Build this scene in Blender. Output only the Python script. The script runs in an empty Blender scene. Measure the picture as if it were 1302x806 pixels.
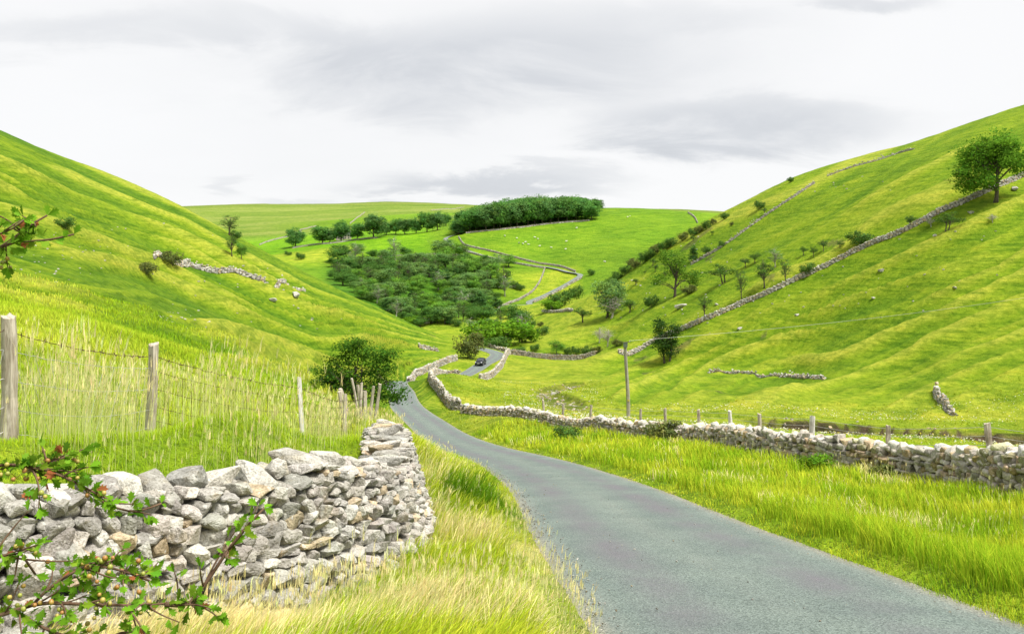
import bpy, math, random
import numpy as np
rng = np.random.default_rng(7)
random.seed(7)
C = bpy.context.scene.collection
F, CX, HY = 1100.0, 651.0, 345.0          # focal length and eye level, in photo pixels, used to survey real positions

# ------------------------------------------------------------------ helpers
def sstep(a, b, x):
    t = np.clip((np.asarray(x, float) - a) / (b - a), 0, 1)
    return t * t * (3 - 2 * t)

def _hash(ix, iy, seed):
    h = (ix.astype(np.int64) * 374761393 + iy.astype(np.int64) * 668265263 + seed * 1442695041) & 0xFFFFFFFF
    h = ((h ^ (h >> 13)) * 1274126177) & 0xFFFFFFFF
    h = h ^ (h >> 16)
    return (h & 0xFFFFFF) / float(0xFFFFFF)

def vnoise(x, y, seed=0):
    x = np.asarray(x, float); y = np.asarray(y, float)
    ix = np.floor(x); iy = np.floor(y)
    fx = x - ix; fy = y - iy
    fx = fx * fx * fx * (fx * (fx * 6 - 15) + 10); fy = fy * fy * fy * (fy * (fy * 6 - 15) + 10)
    a = _hash(ix, iy, seed); b = _hash(ix + 1, iy, seed); c = _hash(ix, iy + 1, seed); d = _hash(ix + 1, iy + 1, seed)
    return (a + (b - a) * fx) * (1 - fy) + (c + (d - c) * fx) * fy - 0.5     # -0.5 .. 0.5

def fbm(x, y, seed=0, octaves=4):
    s = 0; a = 1.0; t = 0
    for o in range(octaves):
        s = s + a * vnoise(x, y, seed + o * 17); t += a
        x = x * 2.03 + 11.7; y = y * 2.03 + 5.3; a *= 0.5
    return s / t * 2                                                           # about -1 .. 1

class MB:
    """collects vertices, faces and vertex colours and links them as one mesh object"""
    def __init__(s):
        s.V = []; s.T = []; s.Q = []; s.Col = []; s.n = 0
    def add(s, V, T=None, Q=None, col=(.5, .5, .5)):
        V = np.asarray(V, float).reshape(-1, 3)
        if len(V) == 0: return
        col = np.asarray(col, float)
        if col.ndim == 1: col = np.tile(col, (len(V), 1))
        s.V.append(V); s.Col.append(col)
        if T is not None and len(T): s.T.append(np.asarray(T, np.int64).reshape(-1, 3) + s.n)
        if Q is not None and len(Q): s.Q.append(np.asarray(Q, np.int64).reshape(-1, 4) + s.n)
        s.n += len(V)
    def build(s, name, mat, parent=None, smooth=False):
        V = np.concatenate(s.V); Col = np.concatenate(s.Col)
        T = np.concatenate(s.T) if s.T else np.zeros((0, 3), np.int64)
        Q = np.concatenate(s.Q) if s.Q else np.zeros((0, 4), np.int64)
        me = bpy.data.meshes.new(name)
        me.vertices.add(len(V)); me.vertices.foreach_set('co', V.astype(np.float32).ravel())
        nl = len(T) * 3 + len(Q) * 4
        me.loops.add(nl)
        me.loops.foreach_set('vertex_index', np.concatenate([T.ravel(), Q.ravel()]).astype(np.int32))
        me.polygons.add(len(T) + len(Q))
        st = np.concatenate([np.arange(len(T)) * 3, len(T) * 3 + np.arange(len(Q)) * 4]).astype(np.int32)
        me.polygons.foreach_set('loop_start', st)
        me.polygons.foreach_set('use_smooth', np.full(len(T) + len(Q), bool(smooth)))
        me.update(calc_edges=True)
        at = me.color_attributes.new('tint', 'FLOAT_COLOR', 'POINT')
        c4 = np.ones((len(V), 4), np.float32); c4[:, :3] = Col
        at.data.foreach_set('color', c4.ravel())
        if mat: me.materials.append(mat)
        o = bpy.data.objects.new(name, me); C.objects.link(o)
        if parent is not None: o.parent = parent
        return o

def box(mb, c, sx, sy, sz, rz=0.0, col=(.5, .5, .5)):
    v = np.array([[x, y, z] for z in (-.5, .5) for y in (-.5, .5) for x in (-.5, .5)]) * [sx, sy, sz]
    ca, sa = math.cos(rz), math.sin(rz)
    v = np.stack([v[:, 0] * ca - v[:, 1] * sa, v[:, 0] * sa + v[:, 1] * ca, v[:, 2]], 1) + np.asarray(c)
    mb.add(v, Q=[[0, 2, 3, 1], [4, 5, 7, 6], [0, 1, 5, 4], [2, 6, 7, 3], [0, 4, 6, 2], [1, 3, 7, 5]], col=col)

def tube(mb, pts, rad, n=6, col=(.5, .5, .5), cap=True):
    P = np.asarray(pts, float); m = len(P)
    R = np.full(m, rad, float) if np.isscalar(rad) else np.asarray(rad, float)
    D = np.gradient(P, axis=0); D /= np.linalg.norm(D, axis=1)[:, None] + 1e-9
    up = np.where(np.abs(D[:, 2:3]) > .9, np.array([[1., 0, 0]]), np.array([[0, 0, 1.]]))
    A = np.cross(D, up); A /= np.linalg.norm(A, axis=1)[:, None] + 1e-9
    for i in range(1, m):
        if np.dot(A[i], A[i - 1]) < 0: A[i] *= -1
    B = np.cross(D, A)
    t = np.arange(n) / n * 2 * math.pi
    V = P[:, None] + R[:, None, None] * (np.cos(t)[None, :, None] * A[:, None] + np.sin(t)[None, :, None] * B[:, None])
    i = np.arange(m - 1)[:, None] * n; j = np.arange(n)[None]; k = (j + 1) % n
    Q = np.stack([i + j, i + k, i + n + k, i + n + j], -1).reshape(-1, 4)
    V = V.reshape(-1, 3); T = None
    if cap:
        V = np.concatenate([V, P[:1], P[-1:]])
        a = m * n
        T = [[a, (q + 1) % n, q] for q in range(n)] + [[a + 1, (m - 1) * n + q, (m - 1) * n + (q + 1) % n] for q in range(n)]
    mb.add(V, T=T, Q=Q, col=col)

def tag(o, label=None, cat=None, group=None, kind=None):
    if label: o['label'] = label
    if cat: o['category'] = cat
    if group: o['group'] = group
    if kind: o['kind'] = kind
    return o

def empty(name, loc, rz=0.0):
    o = bpy.data.objects.new(name, None); C.objects.link(o)
    o.empty_display_size = .3
    o.location = loc; o.rotation_euler = (0, 0, rz)
    return o

def copy_tree(o, parent=None):
    c = o.copy(); C.objects.link(c)
    for k in ('label', 'group'):
        if k in c.keys() and parent is None: del c[k]
    if parent is not None: c.parent = parent
    for ch in list(o.children): copy_tree(ch, c)
    return c

# ------------------------------------------------------------------ materials
def new_mat(name):
    m = bpy.data.materials.new(name); m.use_nodes = True
    nt = m.node_tree; nt.nodes.clear()
    return m, nt, nt.nodes, nt.links

def N(nt, t, **kw):
    n = nt.nodes.new(t)
    for k, v in kw.items():
        if k in n.inputs: n.inputs[k].default_value = v
        else: setattr(n, k, v)
    return n

def mixc(nt, fac, a, b, mode='MIX'):
    m = nt.nodes.new('ShaderNodeMix'); m.data_type = 'RGBA'; m.blend_type = mode
    for s, v in ((0, fac), (6, a), (7, b)):
        if hasattr(v, 'is_linked') or hasattr(v, 'links'): nt.links.new(v, m.inputs[s])
        elif s == 0: m.inputs[0].default_value = v
        else: m.inputs[s].default_value = (*v, 1) if len(v) == 3 else v
    return m.outputs[2]

def ramp(nt, src, stops):
    r = nt.nodes.new('ShaderNodeValToRGB')
    el = r.color_ramp.elements
    while len(el) < len(stops): el.new(.5)
    for e, (p, c) in zip(el, stops):
        e.position = p; e.color = (c, c, c, 1) if np.isscalar(c) else (*c, 1)
    nt.links.new(src, r.inputs[0])
    return r.outputs[0]

def noise(nt, scale, detail=4, rough=.55, vec=None, dist=0.0):
    n = N(nt, 'ShaderNodeTexNoise', Scale=scale, Detail=detail, Roughness=rough, Distortion=dist)
    if vec is not None: nt.links.new(vec, n.inputs['Vector'])
    return n.outputs['Fac']

def objco(nt, sc=(1, 1, 1)):
    g = N(nt, 'ShaderNodeNewGeometry')
    mp = N(nt, 'ShaderNodeMapping'); mp.inputs['Scale'].default_value = sc
    nt.links.new(g.outputs['Position'], mp.inputs['Vector'])
    return mp.outputs['Vector']

def localco(nt, sc=(1, 1, 1)):
    g = N(nt, 'ShaderNodeTexCoord')
    mp = N(nt, 'ShaderNodeMapping'); mp.inputs['Scale'].default_value = sc
    nt.links.new(g.outputs['Object'], mp.inputs['Vector'])
    return mp.outputs['Vector']

def tint(nt): return N(nt, 'ShaderNodeAttribute', attribute_name='tint').outputs['Color']

def bump(nt, src, strength, distance):
    b = N(nt, 'ShaderNodeBump', Strength=strength, Distance=distance)
    nt.links.new(src, b.inputs['Height']); return b.outputs['Normal']

def surface(nt, col, rough=.9, normal=None, spec=.2, metallic=0.0):
    p = N(nt, 'ShaderNodeBsdfPrincipled')
    p.inputs['Specular IOR Level'].default_value = spec
    p.inputs['Metallic'].default_value = metallic
    if hasattr(col, 'links'): nt.links.new(col, p.inputs['Base Color'])
    else: p.inputs['Base Color'].default_value = (*col, 1)
    if hasattr(rough, 'links'): nt.links.new(rough, p.inputs['Roughness'])
    else: p.inputs['Roughness'].default_value = rough
    if normal is not None: nt.links.new(normal, p.inputs['Normal'])
    o = N(nt, 'ShaderNodeOutputMaterial'); nt.links.new(p.outputs[0], o.inputs[0])
    return p

def plain(name, col, rough=.6, spec=.3, metallic=0.0, nz=30.0, amt=.25):
    m, nt, n, l = new_mat(name)
    f = noise(nt, nz, 3, vec=localco(nt))
    c = mixc(nt, ramp(nt, f, [(.3, 0.0), (.7, 1.0)]), tuple(x * (1 - amt) for x in col), tuple(min(1, x * (1 + amt)) for x in col))
    surface(nt, c, rough, None, spec, metallic)
    return m

M = {}
def mat_ground():
    m, nt, n, l = new_mat('hill_turf')
    co = objco(nt)
    base = tint(nt)
    f1 = noise(nt, 1.1, 6, .65, co)
    f2 = noise(nt, 7.0, 4, .6, co)
    f3 = noise(nt, .16, 5, .6, co)
    c = mixc(nt, ramp(nt, f1, [(.36, 0.0), (.64, 1.0)]), mixc(nt, 1.0, base, (.74, .80, .7), 'MULTIPLY'), mixc(nt, 1.0, base, (1.25, 1.17, 1.4), 'MULTIPLY'))
    c = mixc(nt, ramp(nt, f2, [(.35, 0.0), (.65, 1.0)]), mixc(nt, 1.0, c, (.72, .8, .7), 'MULTIPLY'), c)
    c = mixc(nt, ramp(nt, f3, [(.42, 0.0), (.68, .55)]), c, mixc(nt, 1.0, c, (1.22, 1.06, 1.2), 'MULTIPLY'))
    t1 = noise(nt, .55, 4, .6, objco(nt, (.22, .22, 2.4)), .25)      # sheep tracks follow the contour
    c = mixc(nt, ramp(nt, t1, [(.40, .85), (.50, 0.0)]), c, mixc(nt, 1.0, c, (.60, .72, .55), 'MULTIPLY'))
    t2 = noise(nt, 1.5, 5, .7, objco(nt, (.55, .55, 2.2)), .3)
    c = mixc(nt, ramp(nt, t2, [(.36, .8), (.50, 0.0)]), c, mixc(nt, 1.0, c, (.62, .74, .56), 'MULTIPLY'))
    c = mixc(nt, ramp(nt, t2, [(.54, 0.0), (.68, .7)]), c, mixc(nt, 1.0, c, (1.28, 1.14, 1.25), 'MULTIPLY'))
    c = mixc(nt, ramp(nt, t1, [(.56, 0.0), (.68, .5)]), c, mixc(nt, 1.0, c, (1.35, 1.12, 1.2), 'MULTIPLY'))
    hgt = N(nt, 'ShaderNodeMath', operation='ADD'); l.new(f1, hgt.inputs[0]); l.new(f2, hgt.inputs[1])
    hg2 = N(nt, 'ShaderNodeMath', operation='ADD'); l.new(hgt.outputs[0], hg2.inputs[0]); l.new(t2, hg2.inputs[1])
    surface(nt, c, .95, bump(nt, hg2.outputs[0], .9, .40), .08)
    return m

def mat_blade(name, trans=.35):
    m, nt, n, l = new_mat(name)
    c = tint(nt)
    d = N(nt, 'ShaderNodeBsdfDiffuse'); t = N(nt, 'ShaderNodeBsdfTranslucent')
    l.new(c, d.inputs[0]); l.new(c, t.inputs[0])
    x = N(nt, 'ShaderNodeMixShader'); x.inputs[0].default_value = trans
    l.new(d.outputs[0], x.inputs[1]); l.new(t.outputs[0], x.inputs[2])
    o = N(nt, 'ShaderNodeOutputMaterial'); l.new(x.outputs[0], o.inputs[0])
    return m

def mat_stone(name, near=True):
    m, nt, n, l = new_mat(name)
    co = objco(nt)
    base = tint(nt)
    f1 = noise(nt, 7 if near else 3, 6, .65, co)
    f2 = noise(nt, 45 if near else 14, 5, .6, co)
    f3 = noise(nt, 3.1, 4, .6, co, .4)
    c = mixc(nt, ramp(nt, f1, [(.35, 0.0), (.65, 1.0)]), mixc(nt, 1.0, base, (.70, .68, .64), 'MULTIPLY'), mixc(nt, 1.0, base, (1.15, 1.14, 1.1), 'MULTIPLY'))
    c = mixc(nt, ramp(nt, f2, [(.40, .55), (.50, 0.0)]), c, mixc(nt, 1.0, c, (.45, .43, .38), 'MULTIPLY'))
    c = mixc(nt, ramp(nt, f3, [(.56, 0.0), (.70, .55)]), c, mixc(nt, 1.0, c, (1.12, .98, .72), 'MULTIPLY'))
    lich = ramp(nt, noise(nt, 16, 3, .5, co), [(.62, 0.0), (.66, .7)])
    c = mixc(nt, lich, c, (.52, .51, .46))
    h = N(nt, 'ShaderNodeMath', operation='ADD'); l.new(f1, h.inputs[0]); l.new(f2, h.inputs[1])
    surface(nt, c, .92, bump(nt, h.outputs[0], .9, .03 if near else .08), .15)
    return m

def mat_road():
    m, nt, n, l = new_mat('worn_asphalt')
    co = objco(nt)
    a = N(nt, 'ShaderNodeAttribute', attribute_name='tint')
    sp = N(nt, 'ShaderNodeSeparateColor'); l.new(a.outputs['Color'], sp.inputs[0])   # r = wheel track wear, g = loose chippings
    chips = N(nt, 'ShaderNodeTexVoronoi', Scale=66.0); l.new(co, chips.inputs['Vector'])
    ch = N(nt, 'ShaderNodeSeparateColor'); l.new(chips.outputs['Color'], ch.inputs[0])
    base = mixc(nt, ch.outputs[0], (.070, .090, .082), (.180, .218, .198))
    big = noise(nt, .9, 5, .6, co)
    base = mixc(nt, ramp(nt, big, [(.35, 0.0), (.7, 1.0)]), mixc(nt, 1.0, base, (.82, .86, .86), 'MULTIPLY'), mixc(nt, 1.0, base, (1.12, 1.14, 1.10), 'MULTIPLY'))
    worn = mixc(nt, ch.outputs[1], (.095, .098, .106), (.150, .145, .158))
    wm = N(nt, 'ShaderNodeMath', operation='MULTIPLY'); l.new(sp.outputs[0], wm.inputs[0])
    l.new(ramp(nt, noise(nt, .55, 4, .6, co), [(.32, 0.15), (.60, 1.0)]), wm.inputs[1])
    c = mixc(nt, wm.outputs[0], base, worn)
    grit = mixc(nt, ch.outputs[2], (.08, .09, .085), (.34, .35, .31))
    c = mixc(nt, sp.outputs[1], c, grit)
    soil = mixc(nt, ch.outputs[2], (.10, .085, .05), (.30, .26, .17))
    c = mixc(nt, sp.outputs[2], c, soil)
    surface(nt, c, .88, bump(nt, chips.outputs['Distance'], .6, .012), .25)
    return m

def mat_bark(name, a, b):
    m, nt, n, l = new_mat(name)
    co = localco(nt, (6, 6, 1.2))
    f = noise(nt, 2.5, 5, .6, co)
    surface(nt, mixc(nt, ramp(nt, f, [(.3, 0.0), (.7, 1.0)]), a, b), .95, bump(nt, f, .8, .03), .1)
    return m

def mat_wood(name, a, b):
    m, nt, n, l = new_mat(name)
    co = localco(nt, (14, 14, 1.3))
    f = noise(nt, 3.0, 6, .65, co, .6)
    g = noise(nt, 2.0, 3, .5, localco(nt))
    c = mixc(nt, ramp(nt, f, [(.32, 0.0), (.62, 1.0)]), a, b)
    c = mixc(nt, ramp(nt, g, [(.52, 0.0), (.68, .6)]), c, (.16, .12, .08))
    surface(nt, c, .9, bump(nt, f, .9, .01), .12)
    return m

def mat_berry():
    m, nt, n, l = new_mat('haw_berry'); surface(nt, tint(nt), .4, None, .4); return m
M['berry'] = mat_berry()
M['ground'] = mat_ground()
M['blade'] = mat_blade('grass_blade', .35)
M['leaf'] = mat_blade('leaf', .42)
M['stone'] = mat_stone('limestone')
M['stone_far'] = mat_stone('weathered_limestone', False)
M['road'] = mat_road()
M['bark'] = mat_bark('bark', (.045, .037, .028), (.13, .11, .085))
M['palebark'] = mat_bark('pale_bark', (.22, .20, .17), (.48, .45, .40))
M['twig'] = mat_bark('twig_bark', (.07, .04, .025), (.17, .11, .07))
M['post'] = mat_wood('weathered_wood', (.20, .165, .12), (.50, .45, .37))
M['palepost'] = mat_wood('silvered_wood', (.42, .40, .36), (.66, .64, .60))
M['pole'] = mat_wood('pole_wood', (.17, .15, .12), (.36, .34, .29))
M['wire'] = plain('galvanised_wire', (.40, .40, .38), .5, .5, .4)
M['rust'] = plain('rusty_wire', (.075, .042, .028), .85, .2)

# ------------------------------------------------------------------ surveyed ground: (photo column, photo row, distance in metres)
CT = []
def ct(*p): CT.extend(p)
# the road and its slope
ROADPTS = [(2.62, 0.0, -1.68), (2.5, 3.5, -2.28), (2.39, 6.8, -2.85), (2.06, 12.66, -3.86), (1.74, 20.1, -5.13), (.36, 33, -7.3), (-1.96, 45, -9.25),
           (-5.35, 64, -11.95), (-7.0, 73, -12.95), (-11.4, 94, -14.75), (-15.0, 118, -16.6), (-18.6, 146, -18.55),
           (-16.5, 158, -20.4), (-11.5, 168, -20.9), (-8.3, 178, -20.6), (-6.3, 187, -20.1), (-4.1, 198, -19.9), (-3.6, 207, -19.75), (-6.5, 216, -19.6), (-12, 226, -19.4)]
for x, y, z in ROADPTS:
    if y > 1: ct((CX + F * x / y, HY - F * z / y, y))
ct((765 - 330, 800, 5.2), (1500, 830, 5.5), (1900, 900, 5), (2.62 * F / 2 + CX, HY + F * 2.02 / 2, 2), (-200, HY + F * 2.0 / 2.2, 2.2), (300, HY + F * 2.0 / 2.2, 2.2), (1500, HY + F * 2.1 / 2.2, 2.2))
# verge and base of the near wall
ct((0, 790, 6), (300, 762, 7.8), (405, 712, 8.9), (543, 657, 11.2), (-250, 800, 4.9), (600, 575, 19), (620, 640, 14), (560, 700, 10.5), (600, 740, 9), (450, 790, 7.4))
# ground banked up behind it, the fence and the near pasture
ct((0, 612, 7.0), (190, 600, 8.2), (330, 590, 9.2), (420, 590, 10.2), (13, 566, 9.2), (190, 556, 11.2), (384, 560, 15), (437, 555, 19), (470, 545, 25))
ct((0, 470, 14.5), (0, 402, 24), (200, 512, 15), (200, 442, 27), (300, 546, 16), (300, 478, 31), (400, 505, 38), (-300, 560, 10), (-300, 420, 24))
ct((455, 511, 55), (500, 512, 85), (490, 500, 100))
# left hill
ct((0, 380, 40), (0, 300, 78), (0, 235, 120), (0, 176, 165), (100, 395, 45), (100, 219, 190), (200, 400, 60), (200, 330, 142), (200, 250, 217),
   (235, 267, 222), (300, 430, 76), (300, 385, 135), (300, 300, 236), (400, 468, 88), (400, 425, 150), (400, 352, 250), (500, 460, 150), (500, 440, 185), (500, 400, 258),
   (585, 434, 255), (560, 446, 215), (540, 462, 178), (-300, 380, 40), (-300, 230, 90), (-300, 80, 160), (-700, 300, 60), (-700, 30, 150), (-1500, 200, 80), (-2200, 150, 80))
# behind it
ct((0, 215, 330), (235, 300, 330), (400, 385, 340), (500, 420, 340), (585, 425, 330), (-300, 130, 330), (-700, 80, 330), (300, 345, 340))
# valley bottom
ct((640, 451, 215), (680, 424, 280), (700, 404, 330), (690, 388, 400), (600, 432, 265), (560, 405, 360), (540, 392, 430), (640, 392, 430), (677, 383, 480))
# ravine, middle hill, shelf, far hill
ct((480, 372, 430), (430, 360, 480), (430, 335, 590), (540, 350, 520), (540, 325, 610), (600, 360, 500), (600, 334, 580), (640, 365, 500), (640, 335, 575), (690, 340, 565),
   (740, 351, 520), (740, 330, 565), (700, 318, 610), (620, 323, 605), (575, 309, 650), (650, 302, 640), (590, 297, 675), (650, 287, 690), (750, 279, 690), (750, 300, 640),
   (850, 325, 560), (850, 295, 620), (800, 275, 690), (850, 269.5, 720), (920, 272, 720), (980, 280, 700), (760, 268.5, 740), (800, 350, 480), (800, 365, 420),
   (500, 318, 650), (500, 298, 760), (400, 312, 740), (380, 326, 640), (555, 291, 780), (300, 330, 700),
   (240, 300, 1000), (240, 280, 1500), (240, 262, 2300), (330, 259.5, 2300), (400, 290, 1080), (400, 272, 1700), (400, 260, 2300), (500, 277, 1150), (500, 262, 2000), (500, 256.5, 2400),
   (580, 268, 1500), (580, 260, 2300), (700, 275, 1500), (920, 276, 1500), (920, 269, 2600), (1000, 290, 2000), (100, 290, 1500), (100, 270, 2300), (-300, 300, 1500), (1500, 300, 1500))
# beyond the skyline
for p in (-2000, -600, 100, 500, 800, 1200, 2000, 3300): ct((p, 312, 4400))
# right verge, foot of the right wall, drop to the pasture
ct((1302, 627, 21), (1186, 613, 26), (1085, 600, 28.5), (985, 586, 32), (905, 568, 40), (800, 555, 48.5), (700, 542, 60), (600, 523, 79), (1420, 640, 18), (1700, 660, 16),
   (1000, 692, 11.8), (1200, 700, 14), (1250, 780, 8), (1000, 630, 20), (800, 578, 33), (700, 556, 48), (620, 534, 66))
ct((562, 489, 115), (546, 481, 128), (554, 475, 144), (574, 473.5, 153), (592, 479, 146), (612, 484, 163), (635, 471, 183), (648, 451, 214), (760, 452, 216))
ct((1302, 556, 82), (1200, 549, 82), (1302, 590, 45), (1150, 556, 76), (1000, 524, 95), (1000, 552, 62), (1000, 492, 125), (900, 500, 115), (860, 535, 80), (797, 529, 92), (800, 482, 145), (800, 452, 196),
   (740, 494, 138), (620, 514, 104), (640, 500, 128), (700, 510, 112), (600, 500, 128), (700, 465, 190), (900, 474, 155), (1500, 560, 84), (1800, 580, 80))
# right hill
ct((1302, 540, 92), (1302, 500, 102), (1302, 440, 118), (1302, 380, 131), (1302, 300, 150), (1302, 226, 172), (1302, 144, 225),
   (1150, 502, 112), (1150, 460, 127), (1150, 400, 143), (1150, 330, 161), (1150, 292, 170), (1150, 193, 245), (1000, 470, 150), (1000, 432, 163), (1000, 362, 180), (1000, 300, 215), (1000, 235, 265),
   (900, 460, 170), (900, 404, 186), (900, 350, 228), (900, 281, 295), (850, 461, 178), (850, 440, 187), (850, 385, 218), (850, 307, 300), (790, 448, 195), (780, 430, 212), (780, 395, 262), (780, 357, 315), (720, 432, 238), (720, 397, 312),
   (1266, 257, 163), (1700, 500, 95), (1700, 300, 130), (1700, 40, 220), (2400, 300, 100), (2400, 0, 170), (3300, 250, 90), (3300, 0, 130))
ct((780, 372, 400), (850, 350, 420), (900, 318, 430), (1000, 290, 430), (1150, 235, 420), (1302, 190, 420), (1700, 100, 420), (2400, 60, 400), (1000, 300, 800), (1300, 270, 800), (1700, 250, 800))
CT = np.array(CT, float)

def tps_feat(px, d): return np.stack([np.asarray(px) / 300.0, np.log(d) * 1.9], -1)
def tps_k(r2): return r2 * np.log(r2 + 1e-12) * .5
_X = tps_feat(CT[:, 0], CT[:, 2])
_Y = (CT[:, 1] - HY) / F - 1.68 / CT[:, 2]
_n = len(CT)
_A = np.zeros((_n + 3, _n + 3))
_A[:_n, :_n] = tps_k(((_X[:, None] - _X[None]) ** 2).sum(-1)) + np.eye(_n) * 2e-3
_A[:_n, _n] = 1; _A[:_n, _n + 1:] = _X
_A[_n:, :_n] = _A[:_n, _n:].T
_W = np.linalg.solve(_A, np.concatenate([_Y, np.zeros(3)]))
def base_slope(px, d):
    sh = np.shape(px); P = tps_feat(np.ravel(px), np.ravel(d)); out = np.empty(len(P))
    for i in range(0, len(P), 20000):
        q = P[i:i + 20000]
        out[i:i + 20000] = tps_k(((q[:, None] - _X[None]) ** 2).sum(-1)) @ _W[:_n] + _W[_n] + q @ _W[_n + 1:]
    return out.reshape(sh)

# the terrain is one fan-shaped sheet, finer near the viewer
_side = np.cumsum(4.0 * 1.12 ** np.arange(38))
COLS = np.concatenate([(-160 - _side)[::-1], np.arange(-160, 1462, 2.6), 1462 + _side])
LN = np.linspace(math.log(1.6), math.log(4400), 1120)
DR = np.exp(LN)
_cc = np.linspace(COLS[0], COLS[-1], 40)
_cc = np.unique(np.concatenate([np.linspace(COLS[0], -200, 16), np.arange(-180, 1500, 14.0), np.linspace(1520, COLS[-1], 16)]))
_cl = np.linspace(LN[0], LN[-1], 320)
_g = base_slope(*np.meshgrid(_cc, np.exp(_cl)))
def interp_cols(xq, xs, G):                    # linear interpolation along axis 1
    i = np.clip(np.searchsorted(xs, xq) - 1, 0, len(xs) - 2); t = (xq - xs[i]) / (xs[i + 1] - xs[i])
    return G[:, i] * (1 - t) + G[:, i + 1] * t
def cubic_rows(yq, ys, G):                     # Catmull-Rom along axis 0, uniform
    h = ys[1] - ys[0]; u = (yq - ys[0]) / h; i = np.clip(np.floor(u).astype(int), 1, len(ys) - 3); t = (u - i)[:, None]
    a, b, c, d = G[i - 1], G[i], G[i + 1], G[i + 2]
    return b + .5 * t * (c - a + t * (2 * a - 5 * b + 4 * c - d + t * (3 * (b - c) + d - a)))
S = cubic_rows(LN, _cl, interp_cols(COLS, _cc, _g))
PX, D = np.meshgrid(COLS, DR)
X = (PX - CX) / F * D
Z = -1.68 - S * D
PY = HY - F * Z / D

# ------------------------------------------------------------------ relief: spurs and rills down both hillsides, tussocks, stream
def curve(pts):
    p = np.array(pts, float); return lambda x: np.interp(x, p[:, 0], p[:, 1])
skyL = curve([(-700, 20), (-300, 80), (0, 176), (100, 219), (235, 267), (300, 300), (400, 352), (500, 400), (590, 437)])
botL = curve([(-700, 420), (-300, 415), (0, 405), (100, 425), (200, 445), (300, 480), (400, 500), (500, 470), (590, 450)])
kL = (PY - skyL(PX)) / (botL(PX) - skyL(PX))
mL = sstep(600, 520, PX) * sstep(22, 50, D) * (1 - sstep(270, 330, D))
skyR = curve([(720, 397), (780, 357), (850, 307), (900, 281), (1000, 235), (1150, 193), (1302, 144), (1700, 40)])
botR = curve([(720, 434), (790, 448), (850, 455), (900, 468), (1000, 482), (1150, 512), (1302, 545), (1700, 560)])
kR = (PY - (222 + .43 * (1302 - PX)) + .10 * np.maximum(PX - 1000, 0) * sstep(20, -60, PY - (222 + .43 * (1302 - PX)))) / 290 + .4
mR = sstep(735, 800, PX) * sstep(85, 125, D) * (1 - sstep(300, 380, D))
def rill(k, n, seed, px):
    """spurs between gullies: crest lines running down the slope, each with its own strength"""
    ph = k * n + fbm(px / 300.0, k * 2.6, seed, 3) * 1.0
    i = np.floor(ph); f = ph - i
    def crest(f0, w, p_): return np.where(f < f0, np.exp(-((f - f0) / w) ** 2), np.exp(-((f - f0) / p_) ** 2))
    st = .25 + 1.25 * sstep(.2, .75, vnoise(i * 7.3 + seed, px / 150.0 + i * 3.1, seed + 5) + .5)
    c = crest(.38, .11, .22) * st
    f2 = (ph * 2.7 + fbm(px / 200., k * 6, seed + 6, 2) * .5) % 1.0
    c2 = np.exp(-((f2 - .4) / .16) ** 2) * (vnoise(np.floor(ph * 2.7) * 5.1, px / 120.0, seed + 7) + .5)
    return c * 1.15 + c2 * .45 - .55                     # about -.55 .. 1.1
rL = rill(kL, 10, 3, PX); rR = rill(kR, 9, 41, PX)
stepL = vnoise(kL * 46 + fbm(PX / 240., kL * 5, 77, 3) * 2.4, PX / 140., 78) * 2
stepR = vnoise(kR * 42 + fbm(PX / 240., kR * 5, 87, 3) * 2.4, PX / 140., 88) * 2
relL = mL * sstep(25, 95, botL(PX) - skyL(PX)) * (.12 + .88 * sstep(4, 45, PY - skyL(PX)))
relR = mR * (.12 + .88 * sstep(4, 50, PY - skyR(PX)))
Z = Z + relL * np.clip(D / 150, .15, 1.3) * (1.5 * rL + .30 * stepL) + mR * .9 * fbm(X / 14., D / 14., 15, 3) * sstep(175, 115, D) + relR * np.clip(D / 170, .3, 1.3) * (.85 * rR + .26 * stepR)
hump = fbm(X / 9.0, D / 9.0, 11, 4); tus = fbm(X / 1.3, D / 1.3, 12, 3)
far = sstep(240, 420, D)
Z = Z + (.30 * hump * sstep(20, 60, D) + .05 * tus * sstep(4, 25, D)) * (1 - far) + far * fbm(X / 70., D / 70., 13, 4) * 1.5

def densify(pts, step):
    P = np.asarray(pts, float); s = np.concatenate([[0], np.cumsum(np.linalg.norm(np.diff(P[:, :2], axis=0), axis=1))])
    # Catmull-Rom by chord length, sampled every step
    q = np.linspace(0, s[-1], max(2, int(s[-1] / step) + 1))
    T = np.gradient(P, s, axis=0)
    i = np.clip(np.searchsorted(s, q) - 1, 0, len(s) - 2); h = (s[i + 1] - s[i])[:, None]; t = ((q - s[i]) / h[:, 0])[:, None]
    return (2 * t**3 - 3 * t**2 + 1) * P[i] + (t**3 - 2 * t**2 + t) * h * T[i] + (-2 * t**3 + 3 * t**2) * P[i + 1] + (t**3 - t**2) * h * T[i + 1]

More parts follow.
